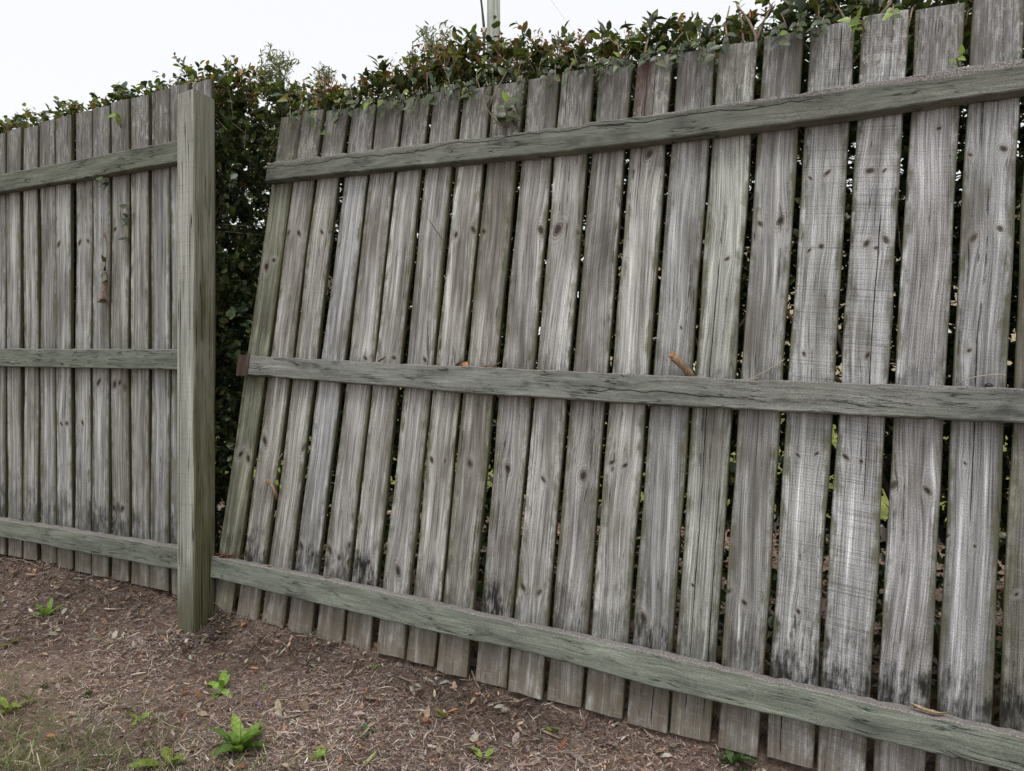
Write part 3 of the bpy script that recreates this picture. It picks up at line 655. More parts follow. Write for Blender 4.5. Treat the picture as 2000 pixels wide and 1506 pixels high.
# stems, each forking towards the top
def grow(p, d, r, L, lvl, out):
    pts = [p]; rad = [r]; q = p.copy(); dd = d.copy(); ns = 5
    for i in range(ns):
        dd = (dd+Vector((random.gauss(0, .13), random.gauss(0, .13), random.gauss(.05, .08)))).normalized(); q = q+dd*L/ns
        lim = float(h_front(np.array(q.x), np.array(q.z)))+.02
        if q.y < lim: q.y = lim
        zt_ = float(h_top(np.array(q.x)))-.015
        if q.z > zt_: q.z = zt_
        pts.append(q.copy()); rad.append(r*(1-.45*(i+1)/ns))
    out.append(tube(pts, rad, 6 if lvl < 2 else 4))
    if lvl < 3:
        for _ in range(2 if lvl else 3):
            grow(pts[-1] if random.random() < .6 else pts[-2], (dd+Vector((random.gauss(0, .5), random.gauss(0, .35), random.uniform(-.1, .35)))).normalized(), r*.55, L*random.uniform(.4, .6), lvl+1, out)
for i in range(22):
    x = -4.6+i*.262+random.uniform(-.08, .08); out = []
    y0 = float(h_front(np.array(x), np.array(.3)))+random.uniform(.10, .40)
    grow(Vector((x, y0, float(gz(x, y0))-.03)), Vector((random.gauss(0, .1), random.gauss(0, .08), 1)).normalized(), random.uniform(.008, .015), random.uniform(.8, 1.05), 0, out)
    V, Fc = join(out); V = [v-HL for v in V]
    link('stem', mesh('stem', V, Fc, True), M_bark, hedge)
# leafy sprigs hanging over the palings
def px_surf(u, v, off):
    if u < 421: return at_y(u, v, -off)
    s, t_ = at_panel(u, v, off); return panel_pt(s, t_, off)
M_twig = bark_material('pale_twig', (.17, .125, .09), (.34, .265, .20), 200)
def sprig(name, root, path, leaves, parent, rad=.0022, label=None, mats=None, bright=0.0, lsz=.036):
    """path: pixel points (u, v, distance in front of the fence); leaves: (fraction, angle, size)"""
    pts = [px_surf(*q) for q in path]; o_ = root
    V, Fc = tube([p-o_ for p in pts], list(np.linspace(rad, rad*.55, len(pts))), 5)
    tw = link(name, mesh(name, V, Fc, True), M_twig, parent, label)
    cum = [0]
    for a, b in zip(pts, pts[1:]): cum.append(cum[-1]+(b-a).length)
    for j, (f, sc, br) in enumerate(leaves):
        dd = f*cum[-1]; i = max(k for k in range(len(cum)-1) if cum[k] <= dd+1e-9); p = pts[i].lerp(pts[i+1], (dd-cum[i])/max(1e-6, cum[i+1]-cum[i]))
        td = (pts[i+1]-pts[i]).normalized(); sidev = td.cross(nrm).normalized()*(1 if j % 2 else -1)
        D = (td*.5+sidev*.8+nrm*random.uniform(.1, .6)+Vector((0, 0, random.uniform(-.5, .1)))).normalized()
        me = LG[random.randrange(3)] if br else LM[random.randrange(14)]
        place_leaf(me, p, D, nrm+Vector((random.gauss(0, .3), 0, .5)), lsz*sc, tw, o_)
    return tw
LG = []
for k in range(3):
    v, f = big_leaf(1, .55, .25, .1, .05, 6, 40+k); me = mesh('leaf', v, f, True, np.repeat(np.array([[.17, .26, .03]])*(.8+.2*k), len(v), 0)); me.materials.append(M_leaf); LG.append(me)
def fl(n, s=1.0, b=.15): return [((i+.7)/n, s*random.uniform(.75, 1.25), random.random() < b) for i in range(n)]
SPR = [([(598, 212, .012), (612, 226, .03), (622, 246, .03), (629, 262, .022)], fl(7, 1.0, .2)), ([(588, 205, .02), (583, 222, .03), (580, 236, .03)], fl(4, .9, .0)),
       ([(806, 180, .01), (812, 196, .025), (800, 214, .03)], fl(6, .95, .0)), ([(842, 168, .01), (846, 184, .02), (843, 200, .02)], fl(3, 1.2, .0)),
       ([(995, 250, -.004), (975, 243, .02), (960, 226, .03), (948, 205, .035), (938, 175, .03), (930, 150, .02)], fl(4, .8)), ([(955, 212, .034), (962, 190, .034), (975, 165, .02), (990, 140, .01)], fl(3, .8)),
       ([(989, 248, .01), (990, 225, .03), (985, 205, .03), (1000, 190, .02)], fl(8, 1.0, .1)), ([(1010, 252, .0), (1010, 230, .025), (1006, 212, .03)], fl(5, .8, .0)),
       ([(1690, 62, -.002), (1683, 45, .02), (1672, 33, .03), (1660, 40, .03)], fl(6, 1.1, 1.0)), ([(1874, 132, .0), (1868, 115, .015), (1880, 105, .02)], fl(5, .6, 1.0)),
       ([(236, 250, .004), (235, 234, .02), (226, 222, .03)], fl(5, .9, .5)), ([(1240, 128, .0), (1225, 125, .02), (1205, 128, .025)], fl(7, .8, .0)), ([(1418, 60, .01), (1422, 78, .02), (1405, 95, .02)], fl(4, .8, .0)),
       ([(700, 190, .01), (690, 205, .02), (683, 218, .025)], fl(5, .8, .1)), ([(1150, 120, .01), (1140, 138, .02)], fl(4, .9, .1)), ([(905, 160, .01), (915, 178, .02), (925, 188, .02)], fl(5, .9, .1)),
       ([(470, 190, -.05), (482, 220, -.03), (498, 250, -.04)], fl(8, 1.2, .0)), ([(440, 170, -.05), (450, 205, -.04), (455, 245, -.05)], fl(8, 1.1, .0)), ([(520, 200, -.04), (510, 240, -.04), (495, 262, -.03)], fl(7, 1.2, .05))]
HX = [548, 636, 738, 848, 966, 1097, 1244, 1403, 1583, 1790]; HY = [230, 217, 202, 182, 168, 141, 119, 87, 52, 18]
for u in (566, 655, 668, 715, 745, 772, 790, 822, 868, 885, 920, 948, 1022, 1060, 1085, 1118, 1170, 1192, 1262, 1285, 1330, 1362, 1395, 1520, 1560, 1610, 1745):
    hy = float(np.interp(u, HX, HY)); du = random.uniform(-14, 14); dn_ = random.uniform(4, 26)
    SPR.append(([(u, hy-16, -.02), (u+du*.4, hy-5, .012), (u+du, hy+dn_, .026)], fl(random.randint(4, 8), random.uniform(.75, 1.05), .06)))
for path, lv in SPR: sprig('twig', HL, path, lv, hedge)
for u in (600, 690, 760, 835, 880, 930, 1005, 1050, 1130, 1215, 1275, 1350, 1375, 1540, 1600):      # bare twigs in front of the leaves
    hy = float(np.interp(u, HX, HY)); a_ = random.uniform(-16, 16); sprig('twig', HL, [(u, hy+6, -.03), (u+a_*.4, hy-14, .004), (u+a_, hy-random.uniform(28, 46), -.01)], fl(2, .6, .1), hedge, .0019)
# bare forked branches standing up behind the heads at the right
for path in ([(1478, 110, -.03), (1476, 70, -.03), (1462, 40, -.05), (1440, 12, -.07)], [(1478, 78, -.03), (1490, 45, -.05), (1508, 10, -.06)], [(1422, 88, -.02), (1417, 50, -.03), (1425, 12, -.05)], [(1452, 82, -.02), (1449, 45, -.04), (1438, 5, -.05)],
             [(1257, 120, -.02), (1262, 90, -.03), (1270, 62, -.05)], [(1300, 110, -.02), (1320, 80, -.03), (1335, 62, -.04)], [(1655, 45, -.02), (1640, 20, -.04), (1625, -8, -.06)], [(1720, 30, -.02), (1738, 8, -.03), (1745, -20, -.05)],
             [(1640, 165, -.03), (1668, 120, -.035), (1690, 90, -.04)], [(1760, 90, -.03), (1775, 50, -.03), (1782, 15, -.04)], [(1884, 50, -.02), (1892, 22, -.02), (1905, 12, -.01)]):
    sprig('branch', HL, [(u, v, o_) for u, v, o_ in path], [], hedge, random.uniform(.003, .0052))

# ------------------------------------------------------------------ things growing through or lying on the fence
def thing_at(name, p, label, cat, group=None): return empty(name, p, label, cat, group)
def child_tube(name, pts, rad, root, mat, n=6, label=None):
    o0 = Vector(root.location); V, Fc = tube([Vector(p)-o0 for p in pts], rad, n); return link(name, mesh(name, V, Fc, True), mat, root, label)
M_cut = bark_material('fresh_broken_wood', (.42, .22, .09), (.62, .40, .20), 160)
def stub(path, rads, label):
    pts = [px_surf(*q) for q in path]; r = thing_at('branch_stub', pts[0], label, 'branch')
    child_tube('bark', pts, rads, r, M_bark2, 8)
    tp = pts[-1]; dn = (pts[-1]-pts[-2]).normalized(); R_ = rads[-1]; a = dn.orthogonal().normalized(); b = dn.cross(a); V = [tp+dn*.001-pts[0]]; N_ = 14; Fc = []
    for k in range(N_):
        q = 2*math.pi*k/N_; V.append(tp+(a*math.cos(q)+b*math.sin(q))*R_*.98+dn*random.uniform(-.001, .016)-pts[0])
    V.append(tp+dn*.006-pts[0])
    for k in range(N_): Fc += [(N_+1, 1+k, 1+(k+1) % N_), (0, 1+(k+1) % N_, 1+k)]
    link('broken_end', mesh('broken_end', V, Fc), M_cut, r)
M_bark2 = bark_material('brown_branch_bark', (.13, .082, .055), (.36, .25, .165), 120)
stub([(1352, 738, -.006), (1347, 730, .008), (1335, 716, .02), (1322, 703, .028), (1316, 698, .03)], [.0105, .0105, .0098, .0105, .0115], 'broken orange-tipped branch stub poking out above the middle rail')
stub([(541, 975, -.012), (538, 962, .006), (532, 950, .016), (523, 941, .022)], [.006, .0055, .005, .006], 'small brown branch stub poking between palings below the middle rail')
vn = thing_at('vine', px_surf(540, 955, .0), 'thin green vine climbing beside the small branch stub', 'vine')
child_tube('stem', [px_surf(*q) for q in ((541, 958, .002), (536, 935, .012), (537, 912, .012), (545, 895, .008), (552, 886, .002))], [.0018]*5, vn, vcol_material('vine_stem', .6, .3) if False else M_twig, 5)
for (u, v, s_) in ((545, 913, .022), (541, 937, .024), (548, 946, .018), (536, 925, .016)): place_leaf(LG[random.randrange(3)], px_surf(u, v, .01), Vector((.4, -.3, -.6)), nrm, s_, vn, vn.location)
for lab, path, nlv in (('dry leafy creeper growing out between the palings of the upright fence', [(211, 600, .004), (207, 578, .014), (210, 545, .012), (205, 520, .016), (209, 490, .012), (206, 462, .014), (204, 447, .01)], 17),
                       ('short brown-stemmed sprig beside the creeper on the upright fence', [(251, 474, .004), (249, 455, .014), (250, 430, .010), (249, 410, .008), (251, 396, .004)], 7),
                       ('dark sprig hanging under the top rail of the upright fence', [(214, 358, .004), (208, 352, .02), (200, 348, .05)], 4)):
    r = thing_at('creeper', px_surf(*path[0]), lab, 'creeper')
    child_tube('stem', [px_surf(*q) for q in path], [.0022]*len(path), r, M_bark2, 5)
    for j in range(nlv):
        i = random.randrange(len(path)-1); f = random.random(); q = [path[i][k]*(1-f)+path[i+1][k]*f for k in range(3)]
        if nlv == 17 and j % 3:
            v, f_ = big_leaf(1, .3, .5, .3, .1, 4, 70+j); me = mesh('dry_leaf', v, f_, True, np.repeat(pick([(.20, .11, .07), (.28, .19, .13), (.10, .05, .035)], [2, 2, 1], 1, .2), len(v), 0)); me.materials.append(M_dry)
        else: me = LM[random.randrange(14)]
        o = place_leaf(me, px_surf(q[0], q[1], q[2]+.003), Vector((random.gauss(-.3, .6), -.45, random.gauss(.1, .6))), nrm+Vector((0, 0, .4)), random.uniform(.024, .046), r, r.location)

DRYC = dict(rust=(.26, .105, .055), brown=(.16, .095, .065), tan=(.40, .29, .195), grey=(.30, .27, .24), pale=(.50, .44, .37), red=(.22, .085, .06), green=(.34, .36, .14), orange=(.42, .20, .09))
def dry_leaf(name, p, heading, L, W, col, label, cat, up=Vector((0, 0, 1)), curl=-.15, fold=.35, lift=.006, tilt=.0, group=None, m=7, pointed=.8, thick=.0):
    v, f = big_leaf(L, W, fold, curl, .10, m, int(abs(p[0]*9999)) % 9973, pointed)
    v = [(x-L/2, y, z) for x, y, z in v]
    if thick:
        n_ = len(v); v = v+[(x, y, z-thick) for x, y, z in v]; ring = [3*i for i in range(m+1)]+[3*m+1]+[3*i+2 for i in range(m, -1, -1)]+[1]
        f = f+[tuple(i+n_ for i in q[::-1]) for q in f]+[(ring[i], ring[(i+1) % len(ring)]+0, ring[(i+1) % len(ring)]+n_, ring[i]+n_)[::-1] for i in range(len(ring))]
    zmin = min(q[2] for q in v)
    c = np.repeat(np.array(DRYC[col])[None], len(v), 0)*(1+rng.normal(0, .12, (len(v), 1)))
    o = link(name, mesh(name, v, f, True, c), M_dry, None, label, cat, group)
    D = Vector((math.cos(heading), math.sin(heading), 0)); S = up.cross(D).normalized(); D = S.cross(up).normalized()
    if tilt: D = (D*math.cos(tilt)+up*math.sin(tilt)).normalized(); up = D.cross(S)
    o.matrix_world = Matrix(((D.x, S.x, up.x, p[0]), (D.y, S.y, up.y, p[1]), (D.z, S.z, up.z, p[2]-zmin+lift), (0, 0, 0, 1)))
    return o
def on_rail(u, top, off=.020):          # a point on the upper face of a rail of the leaning panel
    s, _ = at_panel(u, 753, off); t_ = {'mid': lambda s: float(np.interp(s, [-2.02, -1.43, -.94, -.32, .26], [.004, -.004, -.004, -.009, -.005])), 'bot': lambda s: float(np.interp(s, [-2.03, -1.4, -1.03, -.53, .28], [-.704, -.694, -.698, -.697, -.699]))}[top](s)
    for _ in range(3):
        q = panel_pt(s, t_, off); d = q-CAM; fwd = -sy_*d.x+cy_*d.y; uu_ = 1000+F*(cy_*d.x+sy_*d.y)/fwd; s += (u-uu_)*fwd/F
    return panel_pt(s, t_, off)
for u, rl, hd, L, W, col, lab in ((897, 'mid', .3, .030, .018, 'rust', 'small rust-coloured curled leaf on the middle rail, left of its twin'), (908, 'mid', 2.2, .034, .02, 'orange', 'small rust-coloured curled leaf on the middle rail, right of its twin'),
        (742, 'mid', .05, .045, .014, 'brown', 'flat brown leaf lying on the middle rail near its broken end'), (950, 'mid', -.1, .05, .013, 'tan', 'thin tan leaf lying flat on the middle rail'), (968, 'mid', .9, .036, .016, 'brown', 'brown leaf standing on edge on the middle rail'),
        (1055, 'mid', .4, .014, .008, 'orange', 'tiny orange leaf scrap on the middle rail'), (430, 'bot', .2, .045, .022, 'red', 'reddish brown leaf against the post on the bottom rail'), (440, 'bot', 1.0, .04, .02, 'brown', 'brown leaf in the heap on the bottom rail by the post'), (452, 'bot', -.4, .042, .02, 'red', 'dark red leaf ending the heap on the bottom rail by the post'),
        (528, 'bot', .7, .022, .012, 'orange', 'little orange leaf on the bottom rail, right of the leaf heap'), (640, 'bot', .0, .026, .012, 'tan', 'small tan leaf on the bottom rail under the third paling gap')):
    dry_leaf('fallen_leaf', on_rail(u, rl), hd, L, W, col, lab, 'leaf', up=(nrm*-.0+e2).normalized(), curl=random.uniform(-.5, -.1), fold=.6, lift=.0005, tilt=.25 if 'edge' in lab or 'curled' in lab else .05)
p = on_rail(1818, 'bot', .024)
o = dry_leaf('fallen_leaf', p, -.05, .085, .016, 'tan', 'long curled tan leaf lying on the bottom rail at the right', 'leaf', up=e2, curl=-.0, fold=.7, lift=.001, m=9)
for v in o.data.vertices: v.co.z += (v.co.x/.042)**2*.010+(.012*max(0, v.co.x-.028)/.014)
p = on_rail(1931, 'mid', .012); bm_v = []; Fc = []
for i in range(7):
    for j in range(10):
        a, b = math.pi*i/6, 2*math.pi*j/10; bm_v.append((.0085*math.sin(a)*math.cos(b), .008*math.sin(a)*math.sin(b), .0065*(1-math.cos(a))+.001*math.sin(5*b)*math.sin(a)**2))
for i in range(6):
    for j in range(10): Fc.append((i*10+j, (i+1)*10+j, (i+1)*10+(j+1) % 10, i*10+(j+1) % 10))
o = link('berry', mesh('berry', bm_v, Fc, True, np.array([[.02, .016, .02]])), vcol_material('dark_berry', .4, .4), None, 'tiny round dark berry sitting on the middle rail at the right', 'berry'); o.location = p
for lab, path, rad in (('pale dry stem arching over the middle rail beside the berry', [(1868, 752, .012), (1880, 744, .02), (1905, 736, .022), (1935, 732, .02), (1960, 731, .012)], .0011), ('thin straw leaning on the middle rail right of the branch stub', [(1440, 742, .02), (1470, 738, .02), (1500, 722, .016), (1532, 702, .010)], .0010),
                       ('long fine straw trailing from the branch stub along the middle rail', [(1362, 733, .03), (1395, 741, .032), (1440, 745, .03), (1482, 738, .024)], .0011), ('fine dark hair-like twig across the seventh paling', [(822, 405, .004), (845, 440, .006), (870, 478, .004)], .0007)):
    pts = [px_surf(*q) for q in path]; V, Fc = tube([q-pts[0] for q in pts], [rad]*len(pts), 5)
    o = link('straw', mesh('straw', V, Fc, True, np.array([[.42, .36, .27] if 'dark' not in lab else [.09, .07, .06]])), M_litter, None, lab, 'straw'); o.location = pts[0]

# ------------------------------------------------------------------ litter, grass and weeds on the ground
def visible(x, y, mx=.18):
    dx_, dy_ = x-CAM.x, y-CAM.y; fwd = -sy_*dx_+cy_*dy_; u = (cy_*dx_+sy_*dy_)/np.maximum(fwd, .05)*F/1000
    return (fwd > .35) & (np.abs(u) < 1+mx*2) & ((CAM.z-gz(x, y))/np.maximum(fwd, .05)*F < 753*(1+mx))
def scatter(n, y0=-1.6, y1=.06):
    x = rng.uniform(-4.6, 1.2, n*4); y = rng.uniform(y0, y1, n*4); k = visible(x, y)
    bare = 1.25*np.sin(2.6*x+1.1*y+2)*np.sin(3.3*y-1.7*x+.7)+.5*np.sin(7*x+3)*np.sin(6*y+1)
    k &= (rng.random(n*4) < np.clip(.62-.85*bare-.25*np.exp(-((x+2.5)/.6)**2-((y+.38)/.16)**2), .07, 1)+np.clip((y+.30)*1.5, 0, .5)); x, y = x[k][:n], y[k][:n]
    return np.stack([x, y, gz(x, y)], 1)
def drift(n):                       # blown up against the fence foot and round the post
    x = rng.uniform(-4.4, .9, n); y0 = np.where(x < -2.1, .0, .0372-.02845*x-.1014); y = y0-np.abs(rng.normal(0, .055, n)); k = rng.random(n) < .25
    a = rng.uniform(-2.4, 1.2, n); r_ = .055+np.abs(rng.normal(0, .05, n)); x = np.where(k, -2.129+np.cos(a)*r_*1.1, x); y = np.where(k, -.055+np.sin(a)*r_*1.1, y)
    return np.stack([x, y, gz(x, y)+rng.random(n)*.008], 1)
P = np.concatenate([scatter(84000), drift(16000)]); n = len(P); th = rng.uniform(0, 6.283, n)
D = np.stack([np.cos(th), np.sin(th), rng.normal(0, .22, n)], 1); N = unit(rng.normal(0, .45, (n, 3))+np.array([0, 0, 1])); L = rng.gamma(2.2, .0052, n)+.004; W = rng.uniform(.0006, .0017, n)*rng.choice([1, 1, 1, 2.2], n)
P[:, 2] += .002+rng.random(n)*.008+np.abs(D[:, 2])*L*.3
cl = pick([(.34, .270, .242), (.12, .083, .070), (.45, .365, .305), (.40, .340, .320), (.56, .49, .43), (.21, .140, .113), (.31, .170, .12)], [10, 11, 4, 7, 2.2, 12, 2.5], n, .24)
cl *= np.clip(.92+.50*np.sin(3.1*P[:, :1]+4*P[:, 1:2]+1)*np.sin(4.3*P[:, :1]-3.1*P[:, 1:2])-.30*np.exp(-((P[:, 1:2]+.05)/.09)**2), .4, 1.45)  # patchy tone, plus contact shade painted into the litter along the fence foot
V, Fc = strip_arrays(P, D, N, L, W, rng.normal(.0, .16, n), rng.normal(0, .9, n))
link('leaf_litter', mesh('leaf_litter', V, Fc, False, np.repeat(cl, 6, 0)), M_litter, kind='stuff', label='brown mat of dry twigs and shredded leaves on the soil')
P = np.concatenate([scatter(6000), drift(1300)]); n = len(P); th = rng.uniform(0, 6.283, n)
D = np.stack([np.cos(th), np.sin(th), rng.normal(.05, .3, n)], 1); N = unit(rng.normal(0, .45, (n, 3))+np.array([0, 0, 1])); L = rng.gamma(2.0, .0050, n)+.006
P[:, 2] += .004+rng.random(n)*.006
cl = pick([(.38, .28, .21), (.20, .135, .10), (.44, .38, .33), (.36, .18, .10), (.50, .44, .38), (.30, .26, .23)], [7, 8, 3, 1.8, .6, 4], n, .22)
V, Fc = leaf_arrays(P, D, N, L*1.15, L*rng.uniform(.22, .55, n), rng.uniform(-.3, .9, n), rng.uniform(-.5, .5, n))
link('leaf_scraps', mesh('leaf_scraps', V, Fc, False, np.repeat(cl, 8, 0)), M_dry, kind='stuff', label='small broken dry leaf scraps strewn over the soil')
P = scatter(1700); n = len(P); th = rng.uniform(0, 6.283, n); L = rng.uniform(.025, .075, n); P[:, 2] += .007+rng.random(n)*.008
V, Fc = strip_arrays(P, np.stack([np.cos(th), np.sin(th), rng.normal(0, .12, n)], 1), unit(rng.normal(0, .3, (n, 3))+np.array([0, 0, 1])), L, rng.uniform(.0010, .0024, n), rng.normal(0, .13, n), rng.normal(0, .5, n))
link('dry_straw', mesh('dry_straw', V, Fc, False, np.repeat(pick([(.50, .42, .33), (.36, .28, .22), (.60, .53, .42), (.22, .155, .12)], [3, 3, 2, 2], n, .2), 6, 0)), M_litter, kind='stuff', label='loose straws and thin twigs on top of the litter')
# mulch behind the fence
n = 9000; x = rng.uniform(-3.6, 1.6, n); y = rng.uniform(.12, 2.56, n); P = np.stack([x, y, gz(x, y)+.006], 1); th = rng.uniform(0, 6.283, n)
L = rng.uniform(.02, .06, n); V, Fc = strip_arrays(P, np.stack([np.cos(th), np.sin(th), rng.normal(0, .25, n)], 1), unit(rng.normal(0, .4, (n, 3))+np.array([0, 0, 1])), L, L*rng.uniform(.2, .5, n), rng.normal(0, .1, n), rng.normal(0, .5, n))
link('bark_mulch', mesh('bark_mulch', V, Fc, False, np.repeat(pick([(.30, .19, .125), (.16, .10, .07), (.42, .30, .22), (.10, .07, .055)], [3, 3, 2, 2], n, .2), 6, 0)), M_litter, kind='stuff', label='brown bark mulch in the garden bed behind the fence')
# grass in the near left corner
def corner(n, us, vs):
    u = rng.uniform(*us, n); v = rng.uniform(*vs, n); k = rng.random(n) < np.clip((v-1350)/300+(200-u)/750, .02, 1); u, v = u[k], v[k]
    r = (u-1000)/F; d = np.stack([cy_*r-sy_, sy_*r+cy_, -(v-753)/F], 1); t_ = (-.10-CAM.z)/d[:, 2]; x, y = CAM.x+d[:, 0]*t_, CAM.y+d[:, 1]*t_
    return np.stack([x, y, gz(x, y)], 1)
P = np.concatenate([corner(26000, (-420, 760), (1345, 1850)), corner(2200, (500, 1500), (1380, 1700))]); n = len(P)
D = unit(rng.normal(0, .75, (n, 3))*np.array([1, 1, .35])+np.array([0, 0, .55])); L = rng.uniform(.018, .062, n); D[:, 2] = np.abs(D[:, 2])
V, Fc = strip_arrays(P+D*(L*.5)[:, None], D, rdir(n), L, rng.uniform(.0012, .0030, n), rng.normal(.0, .18, n), rng.normal(0, .6, n))
cl = pick([(.13, .165, .065), (.19, .215, .095), (.10, .13, .055), (.50, .43, .30), (.36, .29, .20)], [5, 4, 4, 2.6, 2.0], n, .2)
link('grass', mesh('grass', V, Fc, False, np.repeat(cl, 6, 0)), vcol_material('grass_blade', .6, .3, .2), kind='stuff', label='short patchy grass in the near left corner')

def weed(u, v, n, L, W, upr, label, cols=((.20, .33, .06), (.27, .41, .08)), extra=None, pointed=1.25, group=None):
    p = at_ground(u, v); r = thing_at('weed', p, label, 'weed', group); k0 = random.random()*6.28
    for k in range(n):
        a = k0+k*2.399+random.gauss(0, .45); Lk = 1.25*L*random.uniform(.45, 1.15); el = max(.05, min(1.35, upr+random.uniform(-.35, .75)))
        vv_, ff = big_leaf(Lk, 1.2*W*random.uniform(.8, 1.2), .35, random.uniform(.1, .6), .09, 7, k+int(u), pointed)
        c = np.array(cols[k % len(cols)])*random.uniform(.8, 1.15)
        o = link('leaf', mesh('leaf', vv_, ff, True, np.repeat(c[None], len(vv_), 0)), M_weed, r)
        o.rotation_euler = (random.gauss(0, .2), -el, a); o.location = (random.gauss(0, .004), random.gauss(0, .004), .003)
    return r
DK = ((.055, .10, .04), (.08, .13, .045)); YG = ((.20, .27, .05), (.25, .30, .07))
weed(92, 1205, 11, .055, .017, .35, 'bright green rosette weed near the upright fence')
weed(22, 1262, 4, .05, .013, .25, 'yellow-green weed with an orange leaf at the left edge', YG)
weed(18, 1392, 6, .05, .016, .45, 'pale green weed at the left edge above the grass', YG)
weed(172, 1362, 3, .020, .019, .25, 'dark round-leaved seedling among straw near the left corner', DK, pointed=.9)
weed(80, 1347, 3, .024, .014, .5, 'small dark twin-leaved seedling on bare soil at the left', DK)
weed(275, 1412, 9, .030, .009, .2, 'low sprawling mid-green weed left of the big clump')
weed(428, 1352, 8, .060, .020, .45, 'broad-leaved green weed in front of the post, above the big clump')
bw = weed(470, 1470, 22, .085, .024, .75, 'largest green weed clump at the bottom, with a tall stalk', ((.18, .29, .055), (.25, .38, .08), (.13, .22, .06)))
bp = Vector(bw.location); sp0 = at_ground(463, 1440)
child_tube('stalk', [bp+Vector((0, 0, .01)), bp+Vector((-.005, .005, .06)), bp+Vector((-.012, .012, .12)), bp+Vector((-.014, .02, .15))], [.0014, .0012, .001, .0022], bw, vcol_material('stalk', .7, .2) if False else M_twig, 5)
weed(322, 1500, 4, .050, .022, .7, 'light green weed cut by the bottom edge, left of the big clump', YG)
weed(618, 1488, 6, .032, .013, .3, 'small green rosette at the end of the tan bark strip')
weed(718, 1437, 14, .026, .008, .4, 'dense little dark green rosette at the other end of the bark strip', ((.07, .14, .04), (.09, .16, .05)))
weed(945, 1487, 5, .034, .014, .5, 'small bright three-leaved weed at the bottom below the pale bark')
weed(1435, 1502, 11, .050, .018, .5, 'dark leafy weed at the bottom edge under the right palings', ((.07, .13, .05), (.09, .15, .05)))
weed(731, 1312, 7, .022, .005, .9, 'tiny feathery green sprout under the palings')
weed(866, 1405, 4, .034, .015, .6, 'yellow-green seedling among rust-coloured leaves', ((.22, .24, .07), (.30, .28, .09)))
weed(1078, 1432, 4, .020, .011, .4, 'tiny green seedling beside the curled bark')
weed(518, 1350, 5, .020, .008, .4, 'tiny green seedling right of the broad-leaved weed')
weed(1318, 1467, 3, .018, .008, .3, 'tiny green seedling below the split paling')
M_fl = vcol_material('pink_petal', .6, .3, .2); M_stem = vcol_material('green_stem', .7, .2)
for (u, v, hgt, lab) in ((506, 1392, .020, 'tiny mauve flower on the soil right of the weeds'), (1374, 1462, .055, 'tiny pink flower on a thin stem in front of the palings')):
    p = at_ground(u, v); r = thing_at('wildflower', p, lab, 'flower'); V, Fc = tube([(0, 0, 0), (.003, 0, hgt*.6), (.002, -.002, hgt)], [.0008]*3, 5)
    link('stem', mesh('stem', V, Fc, True, np.array([[.12, .16, .06]])), M_stem, r); V = []; Fc = []
    for k in range(14):
        a = k*2.4; e = .2+k*.08; d_ = Vector((math.cos(a)*math.cos(e), math.sin(a)*math.cos(e), math.sin(e))); c_ = Vector((.002, -.002, hgt)); s_ = d_.orthogonal().normalized(); i = len(V)
        V += [c_, c_+d_*.004+s_*.0016, c_+d_*.0075, c_+d_*.004-s_*.0016]; Fc.append((i, i+1, i+2, i+3))
    link('petals', mesh('petals', V, Fc, False, np.array([[.50, .26, .58]])), M_fl, r)
